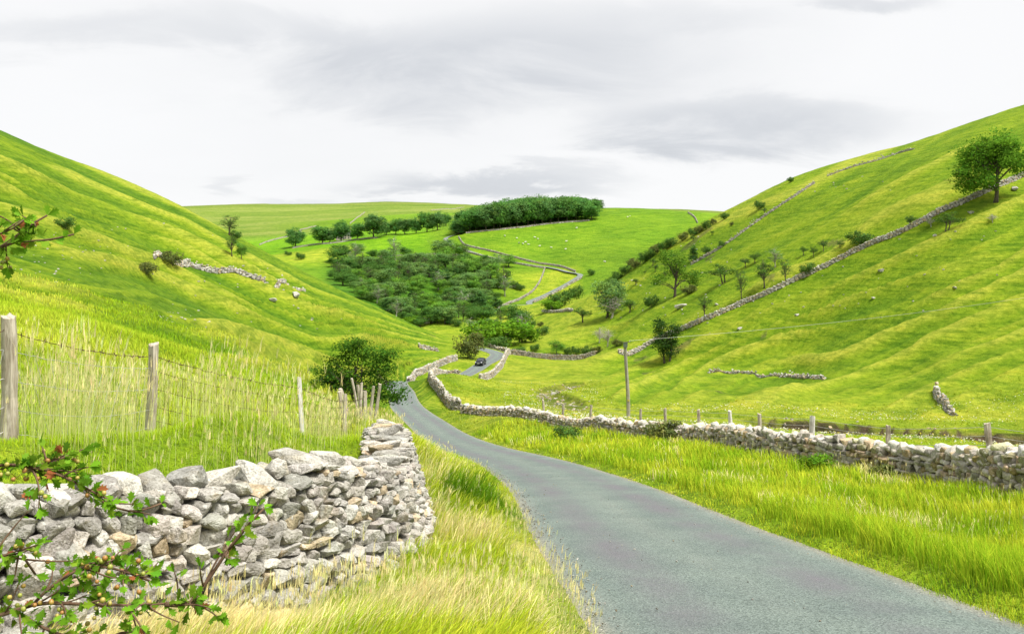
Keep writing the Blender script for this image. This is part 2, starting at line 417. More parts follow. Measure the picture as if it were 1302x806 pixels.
def dist_to_line(L, qx, qy, reach):
    """nearest point of polyline L (dense) for each query within reach: distance and index"""
    out = np.full(qx.shape, 1e9); idx = np.zeros(qx.shape, int)
    near = (qx > L[:, 0].min() - reach) & (qx < L[:, 0].max() + reach) & (qy > L[:, 1].min() - reach) & (qy < L[:, 1].max() + reach)
    a = np.stack([qx[near], qy[near]], 1); o = np.empty(len(a)); k = np.empty(len(a), int)
    for i in range(0, len(a), 8000):
        d2 = ((a[i:i + 8000, None] - L[None, :, :2]) ** 2).sum(-1)
        k[i:i + 8000] = d2.argmin(1); o[i:i + 8000] = np.sqrt(d2.min(1))
    out[near] = o; idx[near] = k
    return out, idx
ROAD = densify(ROADPTS, .5)
RD, RI = dist_to_line(ROAD, X, D, 14)
ROADZ = ROAD[RI, 2].copy()
_m = RD < 14
def _project(a, b, x, y):                        # exact distance to the road's centre line and its height there
    v = b[:, :2] - a[:, :2]; t = np.clip(((x - a[:, 0]) * v[:, 0] + (y - a[:, 1]) * v[:, 1]) / ((v ** 2).sum(1) + 1e-9), 0, 1)
    return np.hypot(x - a[:, 0] - v[:, 0] * t, y - a[:, 1] - v[:, 1] * t), a[:, 2] + (b[:, 2] - a[:, 2]) * t
_k = RI[_m]; _d1, _z1 = _project(ROAD[np.maximum(_k - 1, 0)], ROAD[_k], X[_m], D[_m]); _d2, _z2 = _project(ROAD[_k], ROAD[np.minimum(_k + 1, len(ROAD) - 1)], X[_m], D[_m])
RD[_m] = np.minimum(_d1, _d2); ROADZ[_m] = np.where(_d1 < _d2, _z1, _z2)
HALF = 1.66
zr = ROADZ
blend = sstep(HALF - .05, HALF + 3.2, RD)
edge = sstep(HALF - .10, HALF + .10, RD)
Z = np.where(RD < 13, zr * (1 - blend) + Z * blend, Z)
Z = Z - np.where(RD < HALF + .3, (1 - edge) * (.05 + .0012 * D), 0)
# verge stands a hand's breadth above the tarmac
Z = Z + np.where(RD < 5, sstep(HALF, HALF + .6, RD) * (1 - sstep(2.5, 5, RD)) * (.10 + .05 * fbm(X / .6, D / .6, 14, 3)), 0)


# the bank retained by the near wall: low on the road side, high behind
NW_PATH = [(-7.2, 3.3), (-5.2, 4.6), (-3.55, 6.0), (-2.5, 7.65), (-1.84, 9.05), (-1.62, 10.3), (-1.72, 11.9), (-2.05, 14.0), (-2.7, 17.0)]
NW_BASE = (-2.2, -2.3, -2.43, -2.9, -3.05, -3.15, -3.35, -3.65, -4.3)
NW_H = ((0, .14, .31, .46, .59, .68, .76, .86, 1), (.95, .95, .98, 1.22, .84, 1.12, 1.22, 1.16, 1.1))
_nw = densify([(x, y, z) for (x, y), z in zip(NW_PATH, NW_BASE)], .1)
_wd, _wi = dist_to_line(_nw, X, D, 4)
_nt = np.gradient(_nw[:, :2], axis=0); _side_ = (X - _nw[_wi, 0]) * _nt[_wi, 1] - (D - _nw[_wi, 1]) * _nt[_wi, 0]     # > 0 on the road side
_hh = np.interp(np.arange(len(_nw)) / len(_nw), *NW_H)
_fr = (_wd < 4) & (_side_ > 0); _bk = (_wd < 4) & (_side_ <= 0)
Z = np.where(_fr, Z + (np.minimum(_nw[_wi, 2] - .03 * _wd, Z + .05) - Z) * (1 - sstep(.3, 1.7, _wd)) * sstep(HALF, HALF + .8, RD), Z)
Z = np.where(_bk, Z + (np.minimum(_nw[_wi, 2] + _hh[_wi] - np.where((_wi > .34 * len(_nw)) & (_wi < .62 * len(_nw)), .50, .26), Z + .3) - Z) * (1 - sstep(.5, 2.0, _wd)), Z)

def ground_z(x, y, G=None):
    G = Z if G is None else G
    x = np.asarray(x, float); y = np.asarray(y, float)
    px = CX + F * x / y
    i = np.clip(np.searchsorted(COLS, px) - 1, 0, len(COLS) - 2); t = np.clip((px - COLS[i]) / (COLS[i + 1] - COLS[i]), 0, 1)
    u = (np.log(np.maximum(y, 1.61)) - LN[0]) / (LN[1] - LN[0]); j = np.clip(np.floor(u).astype(int), 0, len(LN) - 2); w = np.clip(u - j, 0, 1)
    return (G[j, i] * (1 - t) + G[j, i + 1] * t) * (1 - w) + (G[j + 1, i] * (1 - t) + G[j + 1, i + 1] * t) * w
def hit(px, py, dmin=3.0):
    """where the sight line through a photo point first meets the ground: surveyed position"""
    c = np.clip(np.searchsorted(COLS, px), 1, len(COLS) - 1)
    w = (px - COLS[c - 1]) / (COLS[c] - COLS[c - 1])
    row = HY - F * (Z[:, c - 1] * (1 - w) + Z[:, c] * w) / DR
    ok = np.where((row <= py) & (DR > dmin))[0]
    k = ok[0] if len(ok) else len(DR) - 1
    if 0 < k and row[k - 1] > py:
        t = (row[k - 1] - py) / (row[k - 1] - row[k]); d = DR[k - 1] + t * (DR[k] - DR[k - 1])
    else: d = DR[k]
    x = (px - CX) / F * d
    return np.array([x, d, float(ground_z(x, d))])
def world(px, py, d): return np.array([(px - CX) / F * d, d, -(py - HY) / F * d])
STREAM_PX = [(1302, 554), (1250, 551), (1200, 548.5), (1150, 545), (1100, 542.5), (1050, 539), (1000, 536), (960, 533), (915, 530), (870, 528), (825, 525), (780, 521), (742, 513), (712, 505), (694, 499.5), (708, 493), (730, 487)]
_sw = [tuple(hit(*p, 55)) for p in STREAM_PX]; _sw = [(_sw[0][0] + 22, _sw[0][1] - 6, 0)] + _sw

SW = densify(_sw, 1.0)
SW[:, 0] += fbm(SW[:, 1] / 9, SW[:, 0] / 9, 55, 2) * .8
SD, SI = dist_to_line(SW, X, D, 14)
bank = 1.9 + .8 * fbm(X / 3., D / 3., 56, 3)
_st = np.gradient(SW[:, :2], axis=0); _sg = (X - SW[SI, 0]) * _st[SI, 1] - (D - SW[SI, 1]) * _st[SI, 0]
_away = (X - SW[SI, 0]) * SW[SI, 0] + (D - SW[SI, 1]) * SW[SI, 1] > 0          # far bank cut steep, near side shelving
carve = np.where(_away, 1 - sstep(bank - .30, bank + .30, SD), 1 - sstep(.2, 8.5, SD)) * 1.15
wet = np.maximum(sstep(930, 990, PX), .45 * sstep(675, 690, PX) * sstep(755, 735, PX)) * 1.0
carve = carve * (.30 + .70 * wet)
stream_z = ground_z(SW[:, 0], SW[:, 1])
stream_z = np.convolve(np.pad(stream_z, 8, mode='edge'), np.ones(17) / 17, 'valid')
Z = Z - np.where(RD > 4, carve, 0)

# ------------------------------------------------------------------ what grows where: real sward colours
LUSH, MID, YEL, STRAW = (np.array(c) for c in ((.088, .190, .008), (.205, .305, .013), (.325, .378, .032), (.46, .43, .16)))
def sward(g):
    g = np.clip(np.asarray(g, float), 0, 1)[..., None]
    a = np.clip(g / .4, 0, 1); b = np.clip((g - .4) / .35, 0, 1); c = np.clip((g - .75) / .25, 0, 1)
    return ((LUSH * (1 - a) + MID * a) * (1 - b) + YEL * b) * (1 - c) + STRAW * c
n1 = fbm(X / 24., D / 24., 21, 4); n2 = fbm(X / 5., D / 5., 22, 4); n3 = fbm(X / 90., D / 90., 23, 3)
GR = .56 + .24 * n2 + .18 * n1
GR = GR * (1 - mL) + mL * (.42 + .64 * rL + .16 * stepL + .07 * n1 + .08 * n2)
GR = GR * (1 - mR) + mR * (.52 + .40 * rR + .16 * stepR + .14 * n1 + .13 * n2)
nearfield = sstep(8, 12, D) * (1 - sstep(26, 44, D)) * sstep(420, 300, PX)
GR = GR * (1 - nearfield) + nearfield * (.60 + .22 * n2 + .12 * n1)
pasture = sstep(560, 640, PX) * sstep(52, 70, D) * (1 - sstep(150, 190, D)) * (1 - mR)
GR = GR * (1 - pasture) + pasture * (.64 + .16 * n2 + .14 * n1 + .10 * fbm(X / 40., D / 6., 31, 3))
GR = np.where((RD < 4.5), GR - .12 * (1 - sstep(2, 4.5, RD)) * (PX > CX), GR)
vl = (PX < 800) & (D < 22) & (RD < 7) & ~_bk & (X < np.interp(D, ROAD[:, 1], ROAD[:, 0]))
GR = np.where(vl, .66 + .30 * fbm(X / 1.8, D / 2.6, 33, 3), GR)
GR = np.where(mL + mR > .3, np.minimum(GR, .76), GR)
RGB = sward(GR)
# the far country: reseeded fields, rough fell, ravine floor
mid = sstep(415, 470, D)
emer = np.array((.145, .262, .012)) * (1 + .20 * n3[..., None] + .10 * n1[..., None])
bright = np.array((.15, .31, .008)) * (1 + .10 * n1[..., None])
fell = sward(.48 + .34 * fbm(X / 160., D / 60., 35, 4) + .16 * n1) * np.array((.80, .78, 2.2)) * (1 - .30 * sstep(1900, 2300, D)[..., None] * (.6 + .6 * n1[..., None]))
RGB = RGB * (1 - mid[..., None]) + emer * mid[..., None]
m = sstep(560, 530, PX) * sstep(560, 640, D) ; RGB = RGB * (1 - m[..., None]) + bright * m[..., None]
m = sstep(620, 700, PX) * sstep(470, 500, D) * (1 - sstep(535, 560, D)) * sstep(745, 725, PX)
RGB = RGB * (1 - m[..., None]) + sward(.58 + .2 * n2) * m[..., None]
m = sstep(480, 420, PX) * sstep(560, 620, D) * (1 - sstep(690, 720, D)); RGB = RGB * (1 - m[..., None]) + sward(.55 + .25 * n2 + .2 * n1) * m[..., None]
ravg = sstep(640, 610, PX) * sstep(400, 425, PX) * sstep(330, 380, D) * (1 - sstep(560, 600, D))
RGB = RGB * (1 - ravg[..., None]) + np.array((.075, .185, .012)) * (1 + .5 * n2[..., None]) * ravg[..., None]
mott = 1 + mid * (.20 * fbm(X / 26., D / 40., 36, 4) + .14 * fbm(X / 60. + D / 200., D / 9., 37, 3)) * (1 - ravg); RGB = RGB * np.stack([mott ** 1.6, mott, mott], -1)
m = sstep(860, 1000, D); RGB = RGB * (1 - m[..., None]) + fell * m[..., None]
m = sstep(1000, 1100, D) * (1 - sstep(1250, 1330, D)) * sstep(330, 430, PX); RGB = RGB * (1 - m[..., None]) + emer * m[..., None]
# bare stream bed and bank soil
bed = np.where(_away, 1 - sstep(bank + .1, bank + .5, SD), 1 - sstep(1.2, 3.6, SD + 1.2 * fbm(X / 2., D / 2., 59, 2))) * (D > 60) * wet
RGB = RGB * (1 - bed[..., None]) + (np.array((.085, .062, .038)) * (1 + .6 * fbm(X / .8, D / .8, 57, 2)[..., None])) * bed[..., None]
scar = (vnoise(X / 7., D / 7., 61) > .44) & (mR + mL > .6) & (vnoise(X / 30., D / 30., 62) > .1)
RGB = np.where(scar[..., None], RGB * .45 + np.array((.10, .08, .05)) * .55, RGB)
# bare gritty strip along the tarmac
grit = (1 - sstep(HALF - .02, HALF + .20, RD + .22 * fbm(X / .7, D / .7, 58, 3))) * (D < 60)
RGB = RGB * (1 - grit[..., None]) + np.array((.27, .27, .10)) * grit[..., None]
RGB = np.clip(RGB, .004, .6)
def lookup_rgb(x, y): return np.stack([ground_z(x, y, RGB[..., k]) for k in range(3)], -1)

mb = MB()
nr, nc = X.shape
i = np.arange(nr - 1)[:, None] * nc; j = np.arange(nc - 1)[None]
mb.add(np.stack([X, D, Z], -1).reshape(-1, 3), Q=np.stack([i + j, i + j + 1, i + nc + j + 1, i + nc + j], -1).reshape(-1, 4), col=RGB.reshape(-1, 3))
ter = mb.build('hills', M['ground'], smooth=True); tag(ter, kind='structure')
# the ground the viewer stands on, and behind
mb = MB()
gx = np.linspace(-70, 70, 57); gy = np.concatenate([np.linspace(-60, 0, 25), [1.0, 1.6]])
A, B = np.meshgrid(gx, gy)
zz = -1.70 - .172 * B + .02 * np.abs(A)
wdt = np.where(np.abs((A / np.maximum(B, .01)) * F) < 1e9, 0, 0)
zz = np.where(B > 1.3, ground_z(np.clip(A, -4.2, 4.2), np.full_like(A, 1.61)) - .01 + .02 * np.maximum(np.abs(A) - 4.2, 0), zz)
nr2, nc2 = A.shape; i = np.arange(nr2 - 1)[:, None] * nc2; j = np.arange(nc2 - 1)[None]
mb.add(np.stack([A, B, zz], -1).reshape(-1, 3), Q=np.stack([i + j, i + j + 1, i + nc2 + j + 1, i + nc2 + j], -1).reshape(-1, 4), col=MID)
tag(mb.build('ground', M['ground'], smooth=True), kind='structure')

# ------------------------------------------------------------------ the road
def ribbon(path, half, lift, cols, name, mat, camber=.03, na=17, jit=.07):
    P = np.asarray(path); T = np.gradient(P[:, :2], axis=0); T /= np.linalg.norm(T, axis=1)[:, None]
    Nn = np.stack([T[:, 1], -T[:, 0]], 1)
    a = np.linspace(-1, 1, na)
    jl = half + jit * fbm(np.arange(len(P)) * .37, np.zeros(len(P)), 71, 3); jr = half + jit * fbm(np.arange(len(P)) * .37, np.zeros(len(P)) + 9, 72, 3)
    w = np.where(a[None] < 0, jl[:, None], jr[:, None]) * a[None]
    XY = P[:, None, :2] + Nn[:, None] * w[..., None]
    Zz = P[:, 2][:, None] + lift + camber * (1 - a[None] ** 2)
    V = np.concatenate([XY, Zz[..., None]], -1)
    m_, n_ = len(P), na
    i = np.arange(m_ - 1)[:, None] * n_; j = np.arange(n_ - 1)[None]
    b = MB(); b.add(V.reshape(-1, 3), Q=np.stack([i + j, i + j + 1, i + n_ + j + 1, i + n_ + j], -1).reshape(-1, 4), col=cols(a, m_).reshape(-1, 3))
    return b.build(name, mat, smooth=True)
def road_cols(a, m_):
    u = a * HALF
    tr = np.exp(-((np.abs(u) - .78) / .30) ** 2)
    chip = sstep(.80, .97, np.abs(a)) * .9
    c = np.zeros((m_, len(a), 3)); c[..., 0] = tr; c[..., 1] = chip + .25 * np.exp(-(u / .25) ** 2); c[..., 2] = sstep(.95, 1.0, np.abs(a)) * .55
    c[..., 1] *= .7 + .6 * (fbm(np.arange(m_)[:, None] * .3 + 0 * a, a[None] * 2 + np.zeros((m_, 1)), 73, 2))
    return np.clip(c, 0, 1)
FINE = densify(ROADPTS, .25)
tag(ribbon(FINE, HALF + .12, .010, road_cols, 'road', M['road'], jit=.03), kind='structure')
def lane_cols(a, m_):
    c = np.zeros((m_, len(a), 3)); c[..., 1] = .3; return c
lane_px = [(590, 297.5), (580, 299), (568, 303), (568, 307), (575, 311.5), (591, 318), (613, 325), (649, 333), (693, 340), (722, 346.5), (738, 351), (729, 357), (705, 370), (677, 382.5), (660, 390), (640, 396)]
LANE = densify([hit(px, py, 440) for px, py in lane_px], 2.0)
LANE[:, 2] = ground_z(LANE[:, 0], LANE[:, 1]) ; LANE[:, 2] = np.convolve(np.pad(LANE[:, 2], 2, mode='edge'), np.ones(5) / 5, 'valid')
tag(ribbon(LANE, 1.7, .45, lane_cols, 'lane', M['road'], na=5), kind='structure')

# water in the beck
def mat_water():
    m, nt, n, l = new_mat('beck_water')
    f = noise(nt, 5, 4, .6, objco(nt))
    surface(nt, (.05, .045, .03), .12, bump(nt, f, .35, .05), .5)
    return m
M['water'] = mat_water()
b = MB(); T = np.gradient(SW[:, :2], axis=0); T /= np.linalg.norm(T, axis=1)[:, None]; Nn = np.stack([T[:, 1], -T[:, 0]], 1)
V = np.concatenate([np.concatenate([SW[:, :2] + Nn * k, (stream_z - 1.08)[:, None]], 1)[:, None] for k in (-.9, .9)], 1).reshape(-1, 3)
i = np.arange(len(SW) - 1)[:, None] * 2
b.add(V, Q=np.concatenate([i, i + 1, i + 3, i + 2], 1)); tag(b.build('stream', M['water']), kind='structure')

# ------------------------------------------------------------------ daylight
SUN_AZ, SUN_EL = math.radians(122), math.radians(62)       # azimuth clockwise from straight ahead
sd = np.array([math.sin(SUN_AZ) * math.cos(SUN_EL), math.cos(SUN_AZ) * math.cos(SUN_EL), math.sin(SUN_EL)])
from mathutils import Vector
L = bpy.data.lights.new('sun', 'SUN'); L.energy = SUN_E = 3.1; L.angle = math.radians(18); L.color = (1.0, .955, .88)
lo = bpy.data.objects.new('sun', L); C.objects.link(lo); lo.rotation_euler = Vector(-sd).to_track_quat('-Z', 'Y').to_euler(); lo.location = (60, 40, 120)

W = bpy.data.worlds.new('World'); bpy.context.scene.world = W; W.use_nodes = True
nt = W.node_tree; nt.nodes.clear(); l = nt.links
sky = N(nt, 'ShaderNodeTexSky'); sky.sky_type = 'NISHITA'; sky.sun_disc = False; sky.sun_elevation = SUN_EL; sky.sun_rotation = SUN_AZ
def mth(op, a, b=None, c=None):
    n = N(nt, 'ShaderNodeMath', operation=op)
    for k, v in enumerate((a, b, c)):
        if v is None: continue
        if hasattr(v, 'links'): l.new(v, n.inputs[k])
        else: n.inputs[k].default_value = v
    return n.outputs[0]
tc = N(nt, 'ShaderNodeTexCoord'); sep = N(nt, 'ShaderNodeSeparateXYZ'); l.new(tc.outputs['Generated'], sep.inputs[0])
zc = mth('MAXIMUM', sep.outputs[2], 0.0)
den = mth('ADD', zc, .24)
cu = mth('DIVIDE', sep.outputs[0], den); cv = mth('DIVIDE', sep.outputs[1], den)
cmb = N(nt, 'ShaderNodeCombineXYZ'); l.new(cu, cmb.inputs[0]); l.new(cv, cmb.inputs[1])
def cloudnoise(scale, det, rough, off, st=(1, 1, 1), dist=.3):
    mp = N(nt, 'ShaderNodeMapping'); mp.inputs['Location'].default_value = off; mp.inputs['Scale'].default_value = st; l.new(cmb.outputs[0], mp.inputs[0])
    return noise(nt, scale, det, rough, mp.outputs[0], dist)
big = cloudnoise(.55, 7, .55, (3.2, 1.7, 0), (1.3, 1.6, 1))
med = cloudnoise(1.7, 8, .6, (7.1, 4.4, 0), (1.3, 1.8, 1), .5)
# grey cloud banks hanging at certain bearings (tan azimuth, tan elevation), edges broken by the noise
az = mth('DIVIDE', sep.outputs[0], mth('MAXIMUM', sep.outputs[1], .05)); el = mth('DIVIDE', sep.outputs[2], mth('MAXIMUM', sep.outputs[1], .05))
wob = mth('MULTIPLY', mth('SUBTRACT', med, .5), .22)
def bankmask(px, py, rx, ry, amp):
    a0, e0 = (px - CX) / F, (HY - py) / F
    da = mth('DIVIDE', mth('ADD', mth('SUBTRACT', az, a0), wob), rx / F); de = mth('DIVIDE', mth('ADD', mth('SUBTRACT', el, e0), mth('MULTIPLY', wob, .45)), ry / F)
    r2 = mth('ADD', mth('MULTIPLY', da, da), mth('MULTIPLY', de, de))
    return mth('MULTIPLY', mth('EXPONENT', mth('MULTIPLY', mth('MULTIPLY', r2, r2), -1.0)), amp)
dark = None
for q in ((950, 165, 200, 42, .64), (560, 95, 300, 62, .36), (180, 40, 300, 32, .34), (640, 234, 170, 22, .60), (1110, 4, 90, 14, .5), (290, 236, 34, 13, .26), (385, 252, 60, 12, .26), (800, 20, 260, 40, .2), (760, 60, 330, 60, .2)):
    v = bankmask(*q); dark = v if dark is None else mth('ADD', dark, v)
grey = mth('ADD', mth('MULTIPLY', dark, mth('ADD', mth('MULTIPLY', med, 1.5), .02)), mth('MULTIPLY', mth('SUBTRACT', big, .46), .55))
tone = ramp(nt, grey, [(0.0, (.935, .937, .945)), (.15, (.89, .895, .905)), (.5, (.675, .695, .73)), (1.0, (.52, .54, .58))])
skyc = mixc(nt, 1.0, sky.outputs[0], (.10, .10, .10), 'MULTIPLY')
fin = mixc(nt, .96, skyc, tone)                             # nearly closed cloud, a little blue through it
bg = N(nt, 'ShaderNodeBackground', Strength=0.435); l.new(fin, bg.inputs[0])
wo = N(nt, 'ShaderNodeOutputWorld'); l.new(bg.outputs[0], wo.inputs[0])

cam = bpy.data.cameras.new('camera'); co = bpy.data.objects.new('camera', cam); C.objects.link(co)
cam.sensor_width = 36; cam.lens = 36 * F / 1302; cam.shift_y = -58 / 1302; cam.clip_end = 9000; cam.clip_start = .05
co.location = (0, 0, 0); co.rotation_euler = (math.radians(90), 0, 0)
sc = bpy.context.scene; sc.camera = co
sc.view_settings.view_transform = 'Standard'; sc.view_settings.look = 'None'; sc.view_settings.gamma = 1; sc.view_settings.exposure = 1.28
sc.view_settings.use_curve_mapping = False
sc.render.engine = 'CYCLES'; sc.cycles.use_denoising = True; sc.cycles.max_bounces = 5; sc.cycles.diffuse_bounces = 3; sc.cycles.transparent_max_bounces = 4
sc.cycles.use_adaptive_sampling = True; sc.cycles.adaptive_threshold = .015
# ------------------------------------------------------------------ stones and dry stone walls
import bmesh
def stone_proto(seed, npts, craggy=True):
    r = np.random.default_rng(seed)
    p = r.normal(size=(npts, 3)); p /= np.linalg.norm(p, axis=1)[:, None]
    p = np.sign(p) * np.abs(p) ** .62; p *= r.uniform(.82, 1.08, (npts, 1))
    bm = bmesh.new()
    for q in p: bm.verts.new(q)
    bmesh.ops.convex_hull(bm, input=bm.verts[:])
    for v in [v for v in bm.verts if not v.link_faces]: bm.verts.remove(v)
    if craggy:
        bmesh.ops.dissolve_limit(bm, angle_limit=.16, verts=bm.verts[:], edges=bm.edges[:])
        bmesh.ops.bevel(bm, geom=bm.edges[:], offset=.11, segments=1, affect='EDGES', profile=.5, clamp_overlap=True)
        bmesh.ops.triangulate(bm, faces=bm.faces[:])
        bmesh.ops.subdivide_edges(bm, edges=[e for e in bm.edges if e.calc_length() > .35], cuts=1)
        bmesh.ops.triangulate(bm, faces=bm.faces[:])
    bm.verts.index_update(); bm.normal_update()
    V = np.array([v.co[:] for v in bm.verts]); Nn = np.array([v.normal[:] for v in bm.verts])
    if craggy:
        V += Nn * (fbm(V[:, 0] * 2.3 + seed, V[:, 1] * 2.3 + V[:, 2] * 1.7, seed, 3)[:, None] * .10)
    T = np.array([[v.index for v in f.verts] for f in bm.faces]); bm.free()
    m = np.abs(V).max(0); return V / m, T
PNEAR = [stone_proto(100 + k, 16 + k % 9) for k in range(28)]
PFAR = [stone_proto(300 + k, 9 + k % 3, False) for k in range(12)]

def rotm(rx, ry, rz):
    cx, sx, cy, sy, cz, sz = np.cos(rx), np.sin(rx), np.cos(ry), np.sin(ry), np.cos(rz), np.sin(rz)
    R = np.empty((len(rx), 3, 3))
    R[:, 0, 0] = cy * cz; R[:, 0, 1] = sx * sy * cz - cx * sz; R[:, 0, 2] = cx * sy * cz + sx * sz
    R[:, 1, 0] = cy * sz; R[:, 1, 1] = sx * sy * sz + cx * cz; R[:, 1, 2] = cx * sy * sz - sx * cz
    R[:, 2, 0] = -sy; R[:, 2, 1] = sx * cy; R[:, 2, 2] = cx * cy
    return R
def scatter_stones(mb, protos, pos, size, rot, col, seed=0):
    """pos (n,3), size (n,3) full extents, rot (n,3) euler, col (n,3)"""
    pos = np.asarray(pos); size = np.asarray(size); rot = np.asarray(rot); col = np.asarray(col)
    r = np.random.default_rng(seed); pick = r.integers(0, len(protos), len(pos))
    R = rotm(rot[:, 0], rot[:, 1], rot[:, 2])
    for k, (V, T) in enumerate(protos):
        ii = np.where(pick == k)[0]
        if not len(ii): continue
        v = np.einsum('nij,nvj->nvi', R[ii], V[None] * (size[ii, None] * .5)) + pos[ii, None]
        t = T[None] + (np.arange(len(ii)) * len(V))[:, None, None]
        mb.add(v.reshape(-1, 3), T=t.reshape(-1, 3), col=np.repeat(col[ii], len(V), 0))
def stone_cols(n, r, warm=.25, base=(.40, .385, .355), mossy=0.0):
    c = np.array(base) * r.uniform(.62, 1.25, (n, 1)) * (1 + r.normal(0, .014, (n, 3)))
    w = r.random(n) < warm
    c[w] *= np.array((1.02, .87, .66))
    g = r.random(n) < mossy
    c[g] *= np.array((.72, .74, .5))
    return np.clip(c, .05, .62)

def wall(name, path, height, label, group=None, top_w=.42, base_w=.75, slen=(.16, .44), shgt=(.09, .21), protos=None, near=True, cope=.26, seed=1, base=(.40, .385, .355), warm=.25, both=True, ragged=.08, mossy=0.0, cat='wall', sink=.12, zbase=None, cope_toplight=1.12, zones=((0, 1, 1.0),)):
    """dry stone wall along path (x, y): two battered faces of coursed rubble, a hearting between coloured dark to block light in the gaps, cope stones on edge along the top"""
    r = np.random.default_rng(seed); protos = protos or (PNEAR if near else PFAR)
    P = densify([(x, y, 0) for x, y in path], .12)[:, :2]
    s = np.concatenate([[0], np.cumsum(np.linalg.norm(np.diff(P, axis=0), axis=1))]); Ltot = s[-1]
    T = np.gradient(P, s, axis=0); T /= np.linalg.norm(T, axis=1)[:, None]
    zg = ground_z(P[:, 0], P[:, 1]); kk = max(3, int(1.2 / .12) | 1); zg = np.convolve(np.pad(zg, kk // 2, mode='edge'), np.ones(kk) / kk, 'valid')
    if zbase is not None: zg = np.interp(P[:, 1], [y for x, y in path], zbase)
    H = (lambda q: np.interp(q / Ltot, *height)) if not np.isscalar(height) else (lambda q: np.full(np.shape(q), float(height)))
    def at(q, off):
        x = np.interp(q, s, P[:, 0]); y = np.interp(q, s, P[:, 1]); tx = np.interp(q, s, T[:, 0]); ty = np.interp(q, s, T[:, 1])
        nrm = np.hypot(tx, ty); tx /= nrm; ty /= nrm
        return x + ty * off, y - tx * off, np.interp(q, s, zg), np.arctan2(ty, tx)
    pos, size, rot = [], [], []
    for side in ((-1, 1) if both else (1,)):
      for z0_, z1_, zs in zones:
        zc = -sink
        hmax = float(np.max(H(np.linspace(0, Ltot, 50))))
        while zc < hmax - cope * .55:
            big = 1.35 - .6 * zc / max(hmax, .1)
            hc = r.uniform(*shgt) * big * zs
            nst = int(Ltot / slen[0] / .8 / min(zs, 1)) + 3
            ws = r.uniform(slen[0], slen[1], nst) * (.85 + .3 * big) * (.7 + r.random(nst) * .6) * zs
            q0 = np.cumsum(ws) - ws + r.uniform(-.2, 0) + z0_ * Ltot; q = q0 + ws / 2
            ok = (q < z1_ * Ltot) & (q > z0_ * Ltot)
            q, w = q[ok], ws[ok]
            zz = zc + hc / 2 + .09 * fbm(q * .7, q * 0 + zc * 3 + side, seed, 2) + r.normal(0, .012, len(q))
            keep = zz + hc * .4 < H(q) - cope * .45 + r.normal(0, ragged * .4, len(q)); q, w, zz = q[keep], w[keep], zz[keep]
            frac = np.clip(zz / np.maximum(H(q), .2), 0, 1)
            off = side * ((base_w * (1 - frac) + top_w * frac) / 2 - .10 + r.uniform(-.035, .045, len(q)))
            x, y, z, a = at(q, off)
            pos.append(np.stack([x, y, z + zz], 1))
            hs = hc * r.uniform(.85, 1.4, len(q))
            size.append(np.stack([w * 1.16, r.uniform(.24, .38, len(q)), hs * 1.22], 1))
            rot.append(np.stack([r.normal(0, .14, len(q)), r.normal(0, .11, len(q)), a + r.normal(0, .12, len(q))], 1))
            zc += hc * .92
    root = empty(name, (0, 0, 0))
    mb = MB(); pos = np.concatenate(pos); n = len(pos)
    scatter_stones(mb, protos, pos, np.concatenate(size), np.concatenate(rot), stone_cols(n, r, warm, base, mossy), seed)
    # hearting: dark core box added to block light between the stones
    q = np.linspace(0.05, Ltot - .05, max(2, int(Ltot / .3))); h = np.maximum(H(q) - cope * .75, .05)
    rows = []
    for off, zf in ((-.5, 0), (-.5, 1), (.5, 1), (.5, 0)):
        w = ((base_w if zf == 0 else top_w) - .26) * off
        x, y, z, _ = at(q, w); rows.append(np.stack([x, y, z + (-sink if zf == 0 else h)], 1))
    V = np.stack(rows, 1).reshape(-1, 3); i = np.arange(len(q) - 1)[:, None] * 4
    Q = np.concatenate([np.concatenate([i + k, i + (k + 1) % 4, i + 4 + (k + 1) % 4, i + 4 + k], 1) for k in range(4)])
    e = (len(q) - 1) * 4
    mb.add(V, Q=np.concatenate([Q, [[0, 3, 2, 1], [e, e + 1, e + 2, e + 3]]]), col=(.2, .19, .165))
    if near: mb.build('rubble_face', M['stone'], root); mb = MB()
    # cope
    ws = r.uniform(.15, .40, int(Ltot / .15) + 3) * (1 if near else 1.25); q0 = np.cumsum(ws) - ws; ok = q0 + ws < Ltot
    q, w = (q0 + ws / 2)[ok], ws[ok]; w = w * np.interp(q / Ltot, [(z[0] + z[1]) / 2 for z in zones], [z[2] for z in zones]); x, y, z, a = at(q, r.uniform(-.05, .05, len(q)))
    hz = H(q) + r.normal(0, ragged, len(q)); hh = cope * r.uniform(.8, 1.45, len(q)) * np.interp(q / Ltot, [(z[0] + z[1]) / 2 for z in zones], [z[2] for z in zones])
    scatter_stones(mb, protos, np.stack([x, y, z + hz - hh * .5], 1), np.stack([w * 1.15, r.uniform(.32, .58, len(q)) * (top_w / .42) ** .5, hh * 1.2], 1),
                   np.stack([r.normal(0, .18, len(q)), r.normal(0, .20, len(q)), a + r.normal(0, .2, len(q))], 1), stone_cols(len(q), r, warm * .7, np.array(base) * cope_toplight), seed + 1)  # cope colour raised to paint in the light from above
    mb.build('cope_stones' if near else 'rubble_face', M['stone' if near else 'stone_far'], root)
    tag(root, label, cat, group, 'thing')
    return root
def P2(px, d): return ((px - CX) / F * d, d)

